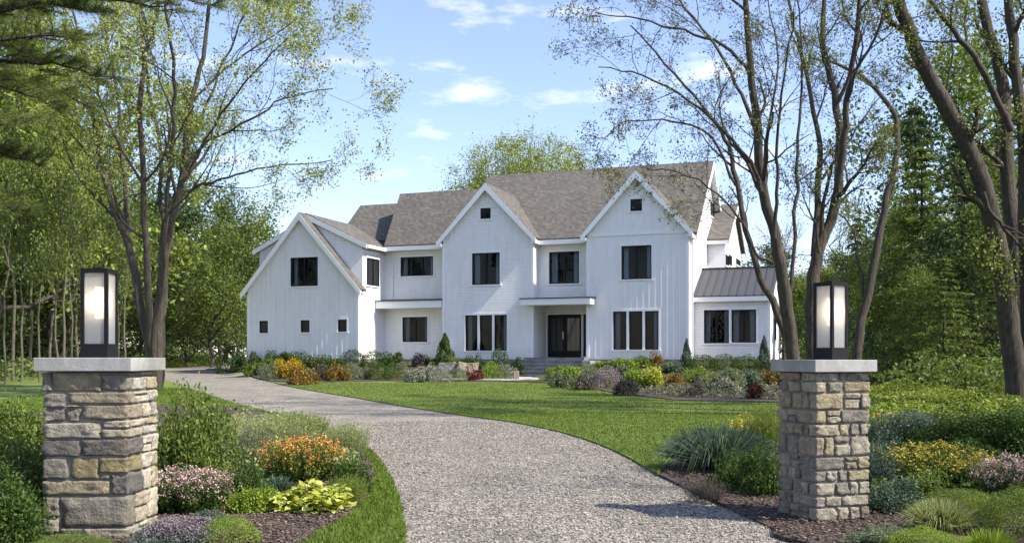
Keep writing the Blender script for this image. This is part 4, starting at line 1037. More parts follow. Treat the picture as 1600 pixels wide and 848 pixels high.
# bare trees beside the gateway, beyond the right edge of the frame: their crowns shade the drive
for i, (x, y, sc) in enumerate(((13.5, 9.0, 1.0), (18, 14.5, 1.1))):
    rg = np.random.default_rng(40+i); T = Tubes(); tips = []
    root = empty('roadside_tree', (x, y, -.05)); tag(root, 'bare-twigged tree beside the gateway, past the right pillar', 'tree', 'roadside trees')
    for k in range(3):
        grow(T, tips, (0, 0, 0), np.array([.25*math.cos(k*2.1), .25*math.sin(k*2.1), 1]), 10*sc, .17, 0, 3, rg, .1, .7, 7, .1, .45)
    T.build('trunk', BARKB, root); Vl, Fl = leaf_on(tips, 1, .08, .05, rg, .16); newmesh('crown', Vl, Fl, leafr, root)

# prototypes for woods: (trunk mesh, crown mesh) about 10 m tall
def proto_broad(seed, leafk, per=9, L=.2, crown0=.22, spread=.8, H=10.0, scat=.3, up=.1, nch=8, r=.16, bk=None):
    rg = np.random.default_rng(seed); T = Tubes(); tips = []
    n = 9; sw = .1 if bk is None else .03; pts = np.array([[rg.normal()*sw*i, rg.normal()*sw*i, H*.92*i/n] for i in range(n+1)]); rad = np.linspace(r, .03, n+1)
    T.add(pts, rad, 8); limb(T, tips, pts, rad, 0, 2, rg, up, spread, nch*2, .2, .4, .012, crown0, 5)
    Vl, Fl = leaf_on(tips, per, L, L*.62, rg, scat, .5)
    return T.build('trunk', bk or BARK, link=False), newmesh('crown', Vl, Fl, lm(leafk), link=False)
def proto_stem(seed, leafk):
    return proto_broad(seed, leafk, per=5, L=.19, crown0=.42, spread=.7, scat=.3, r=.085, nch=6, bk=BARKP)
def proto_conifer(seed, leafk, H=10.0, R0=2.6, droop=.22, dens=1.0, gap=.42, base=.08, shape=1.0):
    rg = np.random.default_rng(seed); T = Tubes(); P = []; D = []
    T.add([(0, 0, 0), (.03, 0, H*.5), (0, 0, H)], [.17, .11, .02], 8); z = H*base
    while z < H*.985:
        t = z/H; L = R0*((1-t)**.75*shape+.06)*rg.uniform(.75, 1.2); nb = rg.integers(4, 7); a0_ = rg.uniform(0, 6.28)
        for k in range(nb):
            a = a0_+k*6.283/nb+rg.normal()*.25; l = L*rg.uniform(.65, 1.15); d = np.array([math.cos(a), math.sin(a), 0])
            m_ = 6; q = [np.array([0, 0, z])+d*l*j/m_+np.array([0, 0, .25*l*(j/m_)-droop*2.2*l*(j/m_)**2]) for j in range(m_+1)]
            T.add(q, np.linspace(.03, .006, m_+1), 3)
            for j in range(1, m_+1):
                nn_ = int(dens*8*(l*.35+.5)); pp = q[j]+rg.normal(size=(nn_, 3))*np.array([.22, .22, .07])*(1.25-.55*j/m_)*max(l*.45, .4); P.append(pp); D.append(np.repeat(d[None], nn_, 0))
        z += gap*rg.uniform(.7, 1.3)
    P = np.concatenate(P); D = np.concatenate(D); Vl, Fl = leafcloud(P, .34, .1, .9, rg, D=D+np.array([0, 0, -.25]))
    return T.build('trunk', BARKD, link=False), newmesh('crown', Vl, Fl, lm(leafk), link=False)
PR = {}
PR['oak'] = [proto_broad(101, 'mid'), proto_broad(102, 'wood', spread=.9), proto_broad(103, 'spring', per=6)]
PR['low'] = [proto_broad(104, 'wood', crown0=.04, spread=1.0, per=10), proto_broad(105, 'mid', crown0=.05, spread=1.0, per=10), proto_broad(112, 'dark', crown0=.04, spread=1.0, per=11)]
PR['stem'] = [proto_stem(106, 'wood'), proto_stem(107, 'mid'), proto_stem(113, 'spring')]
PR['hem'] = [proto_conifer(108, 'hem'), proto_conifer(109, 'pine', R0=3.0), proto_conifer(114, 'wood', R0=3.2, droop=.12)]
PR['bare'] = [proto_broad(110, 'spring', per=1, L=.1, scat=.15, spread=.6)]
def tree_at(name, kind, var, x, Y, ytop, wide, label, cat='tree', group=None, rz=None, ybase=None):
    tm, cm = PR[kind][var]; X = (x-800)/F*Y; zb = ground(X, Y)-.1; zt = EYE+(HZ-ytop)/F*Y; s = (zt-zb)/10.3
    root = empty(name, (X, Y, zb), rz if rz is not None else random.uniform(0, 6.28)); root.scale = (s*wide, s*wide, s)
    tag(root, label, cat, group); addobj('trunk', tm, root); addobj('crown', cm, root); return root

# tree behind the house
rg = np.random.default_rng(77); T = Tubes(); tips = []
dx, dy = (824-800)/F*82, 82; zb = ground(dx, dy); Ht = EYE+(HZ-214)/F*82-zb; Rt = 6.6
root = empty('spreading_tree', (dx, dy, zb-.1)); tag(root, 'rounded yellow-green tree rising behind the house roof', 'tree')
T.add([(0, 0, 0), (.1, 0, 3), (0, .1, 6.5)], [.5, .42, .36], 10)
cen = np.array([0, 0, Ht-5.6])
for i in range(420):
    el_ = math.asin(rg.uniform(-.25, 1)); a = i*2.399963; e = cen+np.array([math.cos(a)*math.cos(el_)*7.0, math.sin(a)*math.cos(el_)*7.0, math.sin(el_)*5.5])*rg.uniform(.72, 1.0)
    b0 = np.array([0, 0, rg.uniform(4.5, 7.5)]); md = b0*.45+e*.55+np.array([0, 0, -.9])+rg.normal(size=3)*.25
    q_ = np.array(smooth_poly([b0, b0*.75+md*.25+np.array([0, 0, -.1]), md, e], 3)); T.add(q_, np.linspace(.06, .01, len(q_)), 3)
    lp_ = q_[-6:]
    for t_ in range(8):
        o_ = lp_[rg.integers(3, len(lp_))]; dd_ = unit(e-cen)*.5+rg.normal(size=3)*.6; ee = o_+dd_*rg.uniform(.6, 1.2); T.add([o_, ee], [.012, .005], 3); tips.append(np.linspace(o_, ee, 5)[1:])
T.build('trunk', BARK, root); Vl, Fl = leaf_on(tips, 4, .16, .11, rg, .2); newmesh('crown', Vl, Fl, leafmat('leaf_dome', (.17, .21, .03), (.3, .36, .06), (.46, .5, .13), trans=.4), root)
# left wood
GL = 'trees of the wood on the left'; GR = 'trees of the wood on the right'
LW = [  # kind, var, x, Y, ytop, wide, name, label
 ('low', 0, 372, 74, 352, .95, 'broadleaf_tree', 'leafy green tree touching the left corner of the garage gable'),
 ('low', 1, 330, 66, 372, 1.0, 'broadleaf_tree', 'mid green leafy tree right of the left lantern, over the bend of the drive'),
 ('oak', 2, 395, 95, 346, 1.1, 'broadleaf_tree', 'pale hazy green treetop just above the garage eave'),
 ('low', 2, 292, 70, 392, 1.0, 'broadleaf_tree', 'dark green bushy tree behind the slim trunk by the left pillar'),
 ('oak', 1, 300, 84, 318, .95, 'broadleaf_tree', 'taller green tree behind the bend of the drive'),
 ('oak', 0, 345, 92, 330, .9, 'broadleaf_tree', 'thin crowned green tree far back between maple and garage'),
 ('stem', 0, 20, 46, 150, .7, 'slender_tree', 'slender tree at the left edge, first of the thin trunks'),
 ('stem', 1, 48, 50, 175, .7, 'slender_tree', 'slender tree over the left end of the left pillar cap'),
 ('stem', 2, 78, 52, 200, .7, 'slender_tree', 'slender pale-leaved tree between left edge and left lantern'),
 ('stem', 0, 100, 47, 190, .65, 'slender_tree', 'slender tree directly left of the left lantern'),
 ('stem', 1, 121, 54, 230, .7, 'slender_tree', 'slender tree whose trunk runs down behind the left side of the left lantern'),
 ('stem', 1, 196, 56, 280, .7, 'slender_tree', 'slender tree directly right of the left lantern'),
 ('stem', 2, 165, 62, 300, .7, 'slender_tree', 'slender pale-leaved tree seen above the left lantern'),
 ('low', 0, 6, 58, 290, .9, 'broadleaf_tree', 'green leafy tree low at the left edge under the pine'),
 ('low', 1, 80, 58, 260, 1.0, 'broadleaf_tree', 'bright green leafy tree behind the slender trunks left of the left lantern'),
 ('low', 0, 150, 66, 292, 1.0, 'broadleaf_tree', 'green leafy tree behind the left lantern'),
 ('low', 2, 215, 76, 320, 1.0, 'broadleaf_tree', 'dark leafy tree behind the forked maple trunks'),
 ('stem', 1, 34, 44, 210, .6, 'slender_tree', 'thin pale stem leaning between the left edge and the pillar cap'),
 ('stem', 0, 62, 43, 250, .6, 'slender_tree', 'thin pale stem over the left third of the left pillar cap'),
 ('stem', 2, 90, 42, 230, .6, 'slender_tree', 'thin pale stem a little left of the left lantern'),
 ('stem', 0, 112, 41, 260, .55, 'slender_tree', 'thin pale stem touching the left side of the left lantern'),
 ('stem', 1, 8, 41, 230, .6, 'slender_tree', 'thin pale stem standing right at the left edge'),
 ('stem', 0, 186, 48, 330, .5, 'slender_tree', 'thin pale stem touching the right side of the left lantern'),
 ('oak', 2, -25, 48, 20, 1.0, 'broadleaf_tree', 'tall pale-leaved tree cut by the left edge'),
 ('oak', 2, 95, 60, 90, 1.0, 'broadleaf_tree', 'tall pale-leaved tree rising left of the maple'),
 ('hem', 1, 40, 64, 120, .9, 'pine_tree', 'dark pine standing behind the slender trees at the left edge'),
 ('oak', 1, -10, 60, 100, 1.0, 'broadleaf_tree', 'tall green tree at the left edge behind the pine'),
 ('oak', 0, 110, 74, 240, 1.0, 'broadleaf_tree', 'tall thin crowned tree far back, left of the left lantern'),
 ('oak', 2, 175, 86, 300, 1.0, 'broadleaf_tree', 'pale green tree far back behind the left lantern'),
 ('oak', 2, 60, 90, 220, 1.0, 'broadleaf_tree', 'pale green tree farthest back at the left'),
 ('low', 2, 250, 98, 360, 1.2, 'broadleaf_tree', 'dark tree farthest back behind the maple'),
]
for k, v, x, Y, yt, wd, nm, lab in LW: tree_at(nm, k, v, x, Y, yt, wd, lab, group=GL)
RW = [
 ('low', 1, 1392, 52, 330, .8, 'broadleaf_tree', 'mid green leafy tree right of the right lantern, behind the leaning trunk'),
 ('low', 0, 1330, 62, 400, .9, 'broadleaf_tree', 'low green tree close behind the right lantern'),
 ('hem', 2, 1440, 50, 215, .9, 'evergreen_tree', 'large green evergreen right of the leaning trunk'),
 ('hem', 0, 1500, 46, 190, .95, 'evergreen_tree', 'blue-green evergreen between the leaning limb and the right edge'),
 ('hem', 2, 1475, 38, 395, 1.0, 'evergreen_tree', 'lower bright evergreen in front of the tall ones at the right'),
 ('low', 2, 1545, 44, 300, 1.0, 'broadleaf_tree', 'dark leafy tree just left of the thick old trunk'),
 ('hem', 0, 1570, 58, 130, .9, 'pine_tree', 'tall blue-green pine behind the thick old trunk'),
 ('hem', 1, 1430, 66, 150, .8, 'pine_tree', 'tall pine seen through the leaning limbs at upper right'),
 ('oak', 0, 1500, 70, 120, .9, 'broadleaf_tree', 'tall thin-leaved tree behind the leaning limb of the old trunk'),
 ('low', 0, 1620, 40, 260, 1.0, 'broadleaf_tree', 'green leafy tree cut by the right edge'),
 ('low', 1, 1262, 70, 470, 1.0, 'broadleaf_tree', 'small green tree between the two forked trees, behind the sunroom'),
 ('bare', 0, 1320, 88, 335, 1.1, 'bare_tree', 'hazy grey leafless tree far off between forked tree and leaning trunk'),
 ('bare', 0, 1225, 95, 345, 1.0, 'bare_tree', 'hazy grey leafless tree far off behind the sunroom roof'),
 ('oak', 2, 1290, 96, 430, 1.0, 'broadleaf_tree', 'pale green tree far off behind the right lantern'),
 ('low', 1, 1235, 84, 440, 1.0, 'broadleaf_tree', 'green tree right of the sunroom, behind the first forked tree'),
 ('low', 2, 1400, 74, 380, 1.2, 'broadleaf_tree', 'dark leafy tree farthest back at the right'),
 ('hem', 1, 1340, 76, 330, .8, 'evergreen_tree', 'dark evergreen behind the leaning trunk'),
 ('low', 2, 1530, 60, 260, 1.2, 'broadleaf_tree', 'dark leafy tree behind the evergreens at the right edge'),
 ('low', 1, 1430, 40, 430, .9, 'broadleaf_tree', 'low mid green tree in front of the large evergreen'),
]
for k, v, x, Y, yt, wd, nm, lab in RW: tree_at(nm, k, v, x, Y, yt, wd, lab, group=GR)
far = []
for i, x in enumerate(list(range(-80, 420, 48))+list(range(1215, 1700, 48))):
    Y = 112+random.uniform(-6, 8); far.append(tree_at('woodland_tree', 'low', i % 3, x, Y, random.uniform(395, 440) if 200 < x < 1350 else random.uniform(350, 400), 1.5, 'indistinct green tree at the far back of the woods', group='farthest trees of the woods'))

# pine whose boughs hang into the upper left corner
rg = np.random.default_rng(60); T = Tubes(); P = []; D = []
pr = empty('white_pine', (-8.6, 13.5, -.05)); tag(pr, 'dark pine whose needled boughs hang across the upper left corner', 'tree')
T.add([(0, 0, 0), (.1, 0, 5), (.1, .1, 12)], [.3, .24, .12], 12)
BO = [ # end pixel of each bough and its depth
 (165, 120, 13.5), (120, 60, 12.5), (90, 170, 14.5), (60, 255, 14), (150, 20, 13), (260, 8, 13), (400, -8, 12.5), (560, -22, 12.5), (40, 330, 13.5), (70, 95, 15), (20, 200, 12.5), (240, -20, 14.5), (330, 6, 14.5), (150, 170, 15.5)]
for (ex, ey, Yd) in BO:
    e = np.array(at(ex, ey, Yd))-np.array(pr.location); z0 = e[2]-rg.uniform(.0, .5)
    s0 = np.array([.1, 0, z0]); m_ = 16
    q = [s0+(e-s0)*j/m_+np.array([0, 0, .28*math.sin(math.pi*j/m_)])+rg.normal(size=3)*.02 for j in range(m_+1)]; T.add(q, np.linspace(.05, .008, m_+1), 6)
    for j in range(3, m_+1):
        for s in (-1, 1):
            for rep_ in range(1 if rg.random() < .45 else 2):
                dd = (e-s0)/np.linalg.norm(e-s0); sd_ = np.cross(dd, [0, 0, 1])*s; l = rg.uniform(.3, .8)*(1.15-j/m_*.7); tw = dd*.7+sd_*rg.uniform(.3, 1)+np.array([0, 0, rg.uniform(-.1, .3)])
                a = q[j]+rg.normal(size=3)*.03; ed = a+tw*l; T.add([a, (a+ed)/2+np.array([0, 0, .03]), ed], [.009, .006, .004], 3)
                for t in np.linspace(.25, 1, 6):
                    n_ = 20; P.append(np.repeat((a+(ed-a)*t)[None], n_, 0)); D.append(unit(rg.normal(size=(n_, 3))*.75+tw/np.linalg.norm(tw)*.9+np.array([0, 0, .15])))
T.build('trunk', BARKD, pr); P = np.concatenate(P); D = np.concatenate(D)
Vl, Fl = blades(P, D, rg.uniform(.09, .15, len(P)), .004, rg, bend=.1); newmesh('crown', Vl, Fl, leafmat('needles', (.07, .1, .03), (.15, .2, .06), (.26, .31, .11), trans=.45), pr)

# undergrowth at the foot of the woods, and ground cover
def mass(name, poly, n, h, L, k, label, cat='undergrowth', lump=2.2, asp=.6):
    xs_ = [p[0] for p in poly]; ys_ = [p[1] for p in poly]; rg = np.random.default_rng(len(label))
    X = rg.uniform(min(xs_), max(xs_), n*2); Y = rg.uniform(min(ys_), max(ys_), n*2); kk = inside(poly, X, Y); X = X[kk][:n]; Y = Y[kk][:n]
    nz = np.array([mnoise.noise(Vector((a/lump, b_/lump, 1.7))) for a, b_ in zip(X, Y)])
    hh = h*(.55+nz*.9); Z = gv(X, Y)-.05+np.maximum(hh, .05)*rg.uniform(0, 1, len(X))**.6
    Vl, Fl = leafcloud(np.stack([X, Y, Z], 1), L, L*asp, .7, rg); o = newmesh(name, Vl, Fl, lm(k)); tag(o, label, cat, kind='stuff')
PX = lambda x, Y: ((x-800)/F*Y, Y)
mass('undergrowth', [PX(-60, 41), PX(60, 45), PX(210, 58), PX(262, 70), PX(345, 78), PX(345, 100), PX(-60, 100)], 30000, 1.1, .22, 'wood', 'tangled low undergrowth at the foot of the left wood')
mass('dark_undergrowth', [PX(-60, 56), PX(60, 58), PX(210, 66), PX(275, 80), PX(330, 84), PX(330, 100), PX(-60, 100)], 18000, 2.4, .24, 'dark', 'dark shrubby growth under the trees of the left wood', lump=3)
mass('undergrowth', [PX(1245, 56), PX(1330, 40), PX(1450, 33), PX(1700, 29), PX(1750, 60), PX(1230, 75)], 46000, 1.9, .17, 'wood', 'tangled low undergrowth at the foot of the right wood')
mass('dark_undergrowth', [PX(1240, 60), PX(1330, 46), PX(1450, 39), PX(1700, 36), PX(1750, 62), PX(1230, 78)], 26000, 3.2, .22, 'dark', 'dark shrubby growth under the evergreens on the right', lump=3)
mass('ground_cover', [PX(1300, 21), PX(1700, 19), PX(1720, 33), PX(1440, 35), PX(1322, 37), PX(1240, 36)], 60000, .5, .09, 'spring', 'bright yellow-green weedy ground cover between right hedge and wood', lump=1.4)
mass('weeds', [PX(200, 60), PX(345, 76), PX(352, 80), PX(200, 66)], 3500, .5, .12, 'spring', 'pale grassy weeds along the far edge of the drive')

# ------------------------------------------------------------------ garden plants
PC = {}
def lumpy(rg, n, nl=9, flat=1.0, shell=.55):
    """points in a lumpy dome: unit radius, z from 0 to 1"""
    c = unit(rg.normal(size=(nl, 3)))*rg.uniform(.2, .74, (nl, 1)); c[:, 2] = np.abs(c[:, 2])*.8+.08; rr = rg.uniform(.2, .48, nl)
    k = rg.integers(0, nl, n); d = unit(rg.normal(size=(n, 3))); P = c[k]+d*rr[k][:, None]*(rg.uniform(shell, 1, (n, 1)))
    P[:, 2] = np.abs(P[:, 2]); j = rg.random(n) < .07; P[j] *= rg.uniform(1.02, 1.22, (j.sum(), 1)); return P, d
def plant_meshes(kind, pal, var, px):
    """px = rough size on the picture, which sets how many leaves there are; unit size plant"""
    big = px > 60; key = (kind, pal, var, 2 if px > 110 else (1 if big else 0))
    if key in PC: return PC[key]
    rg = np.random.default_rng(zlib.crc32(str(key).encode())); q = key[3]; out = []
    def twigs(n, h=.8, r=.012):
        T = Tubes()
        for i in range(n):
            a = rg.uniform(0, 6.28); l = rg.uniform(.3, .9); e = np.array([math.cos(a)*l*.7, math.sin(a)*l*.7, h*rg.uniform(.5, 1)])
            T.add([(0, 0, -.05), e*.5+rg.normal(size=3)*.05, e], [r, r*.7, r*.3], 4)
        return ('stems', T.build('stems', STEM, link=False))
    if kind == 'bush':
        n = (1500, 5000, 13000)[q]; s = (.14, .085, .06)[q]; P, d = lumpy(rg, n, 10+6*q); V, F_ = leafcloud(P, s, s*.5, .5, rg, D=d*.7)
        out = [('foliage', newmesh('foliage', V, F_, lm(pal), link=False)), twigs(14)]
    elif kind == 'ball':
        n = (1500, 6000, 15000)[q]; s = (.1, .055, .04)[q]; d = unit(rg.normal(size=(n, 3))); d[:, 2] = np.abs(d[:, 2])
        lum = np.array([mnoise.noise(Vector(tuple(q_*2.6+var*7))) for q_ in d])[:, None]; P = d*(1-rg.uniform(0, 1, (n, 1))**2*.25)*(1+.2*lum)*rg.choice([1, 1, 1, 1.05], (n, 1)); V, F_ = leafcloud(P, s, s*.5, .3, rg, D=d)
        out = [('foliage', newmesh('foliage', V, F_, lm(pal), link=False)), twigs(10)]
    elif kind == 'grass':
        n = (350, 900, 2200)[q]; a = rg.uniform(0, 6.28, n); t = rg.uniform(.1, 1, n); D = np.stack([np.cos(a)*t, np.sin(a)*t, 1.15-t*.65], 1)
        P = np.stack([np.cos(a), np.sin(a), 0*a], 1)*rg.uniform(0, .3, (n, 1)); L = rg.uniform(.6, 1.1, n); w_ = (.035, .02, .013)[q]
        # arching blades: root, middle and drooping tip
        s_ = unit(np.cross(D, rg.normal(size=(n, 3)))); D = unit(D); Ls = L[:, None]
        m1_ = P+D*Ls*.5; m2_ = P+D*Ls*.85-np.array([0, 0, 1])*Ls*.1; tp = P+D*Ls*1.1-np.array([0, 0, 1])*Ls*(.28+.2*t[:, None])
        V = np.stack([P-s_*w_*.5, P+s_*w_*.5, m1_+s_*w_*.5, m2_+s_*w_*.35, tp, m2_-s_*w_*.35, m1_-s_*w_*.5], 1).reshape(-1, 3)
        out = [('foliage', newmesh('foliage', V, np.arange(7*n).reshape(n, 7), lm(pal), link=False))]
    elif kind == 'cone':
        n = (2200, 6000, 12000)[q]; z = rg.uniform(0, 1, n)**1.25; a = rg.uniform(0, 6.28, n); r = (1-z)**.8*(.75+.25*np.sin(a*3+z*13+var)*.6)*rg.uniform(.55, 1.05, n)+.02
        P = np.stack([np.cos(a)*r, np.sin(a)*r, z*.99], 1); D = np.stack([np.cos(a)*.6, np.sin(a)*.6, 0*a+.8], 1); s = (.13, .08, .06)[q]; V, F_ = leafcloud(P, s, s*.4, .0, rg, D=D)
        out = [('foliage', newmesh('foliage', V, F_, lm(pal), link=False)), ('stems', (lambda T: (T.add([(0, 0, -.05), (0, 0, .9)], [.06, .01], 5), T.build('stems', STEM, link=False))[1])(Tubes()))]
    elif kind == 'hosta':
        n = (220, 420, 900)[q]; P, d = lumpy(rg, n, 8, shell=.8); V, F_ = leafcloud(P, .3 if q < 2 else .2, .2 if q < 2 else .15, 1.3, rg, D=d)
        out = [('foliage', newmesh('foliage', V, F_, lm(pal), link=False)), twigs(12, .6)]
    elif kind.startswith('flower'):
        fp, lp = pal.split('/'); n = (900, 3200, 7500)[q]; s = (.15, .09, .06)[q]; P, d = lumpy(rg, n, 10+4*q); P[:, 2] *= .86
        V, F_ = leafcloud(P, s, s*.4, .4, rg, D=d+np.array([0, 0, .6])); nf = (260, 900, 2600)[q]
        c, dd = lumpy(rg, nf*3, 10+4*q, shell=.92); c = c[c[:, 2] > (.42 if kind == 'flower' else .2)][:nf]; c[:, 2] = c[:, 2]*.9+.1
        m_ = 5; Pf = np.repeat(c, m_, 0)+rg.normal(size=(len(c)*m_, 3))*(.035 if q else .05); sf = (.11, .055, .036)[q]
        Vf, Ff = leafcloud(Pf, sf, sf*.8, .8, rg)
        out = [('foliage', newmesh('foliage', V, F_, lm(lp), link=False)), ('flowers', newmesh('flowers', Vf, Ff, lm(fp), link=False)), twigs(16)]
    elif kind == 'wisp':   # airy upright stems with small leaves and seed heads
        n = (160, 420, 900)[q]; T = Tubes(); P = []
        for i in range(n):
            a = rg.uniform(0, 6.28); l = rg.uniform(0, .95)**.7; b0 = np.array([math.cos(a)*l*.6, math.sin(a)*l*.6, 0]); e = b0*1.5+np.array([rg.normal()*.08, rg.normal()*.08, rg.uniform(.55, 1.05)])
            T.add([b0, (b0+e)/2, e], [.004, .003, .002], 3); P += [b0+(e-b0)*t for t in rg.uniform(.35, 1, 8)]
        V, F_ = leafcloud(np.array(P)+rg.normal(size=(len(P), 3))*.02, (.12, .07, .05)[q], .02, .2, rg)
        out = [('foliage', newmesh('foliage', V, F_, lm(pal), link=False)), ('stems', T.build('stems', lm(pal), link=False))]
    elif kind == 'meadow':
        fp, lp = pal.split('/'); n = (120, 330, 700)[q]; T = Tubes(); P = []; Q = []
        for i in range(n):
            a = rg.uniform(0, 6.28); l = rg.uniform(0, 1)**.6; b0 = np.array([math.cos(a)*l*.55, math.sin(a)*l*.55, 0]); e = b0*1.6+np.array([rg.normal()*.1, rg.normal()*.1, rg.uniform(.45, 1.0)*(1-.25*l)])
            T.add([b0, (b0+e)/2+rg.normal(size=3)*.02, e], [.005, .004, .002], 3); P += [b0+(e-b0)*t for t in rg.uniform(.1, .92, 13)]
            if rg.random() < (.65 if 'pink' not in fp else .95): Q += [e+rg.normal(size=3)*(.035, .03, .025)[q] for _ in range(7)]
        V, F_ = leafcloud(np.array(P)+rg.normal(size=(len(P), 3))*.03, (.14, .09, .065)[q], .03, .3, rg); sf = (.09, .05, .036)[q]
        Vf, Ff = leafcloud(np.array(Q), sf, sf*.85, .9, rg)
        out = [('foliage', newmesh('foliage', V, F_, lm(lp), link=False)), ('flowers', newmesh('flowers', Vf, Ff, lm(fp), link=False)), ('stems', T.build('stems', lm(lp), link=False))]
    PC[key] = out; return out
def plant(name, kind, pal, x, Y, ytop, wpx_, label, cat='shrub', group=None, var=0, ybase=None, depth=1.0, zoff=0):
    X = (x-800)/F*Y; zb = ground(X, Y)+.01+zoff; zt = EYE+(HZ-ytop)/F*Y; h = max(zt-zb, .12); rx = wpx_/2*Y/F
    nm = {'bush': .92, 'ball': 1.0, 'grass': .78, 'cone': 1.0, 'hosta': .95, 'wisp': 1.0}.get(kind, .98); nr = {'bush': .9, 'grass': .85, 'hosta': .9}.get(kind, .95)
    root = empty(name, (X, Y, zb), random.uniform(0, 6.28)); root.scale = (rx/nr, rx/nr*depth, h/nm); tag(root, label, cat, group)
    for pn, me in plant_meshes(kind, pal, var, wpx_): addobj(pn, me, root)
    return root
GB = 'shrubs in the bed along the house'; GN = 'plants round the right pillar'; GF = 'plants beside the left pillar'
def yy(x, v):      # depth Y at pixel column x on the house line v
    u = UX(x, v); return float((HO+u*HU+v*HV)[1])
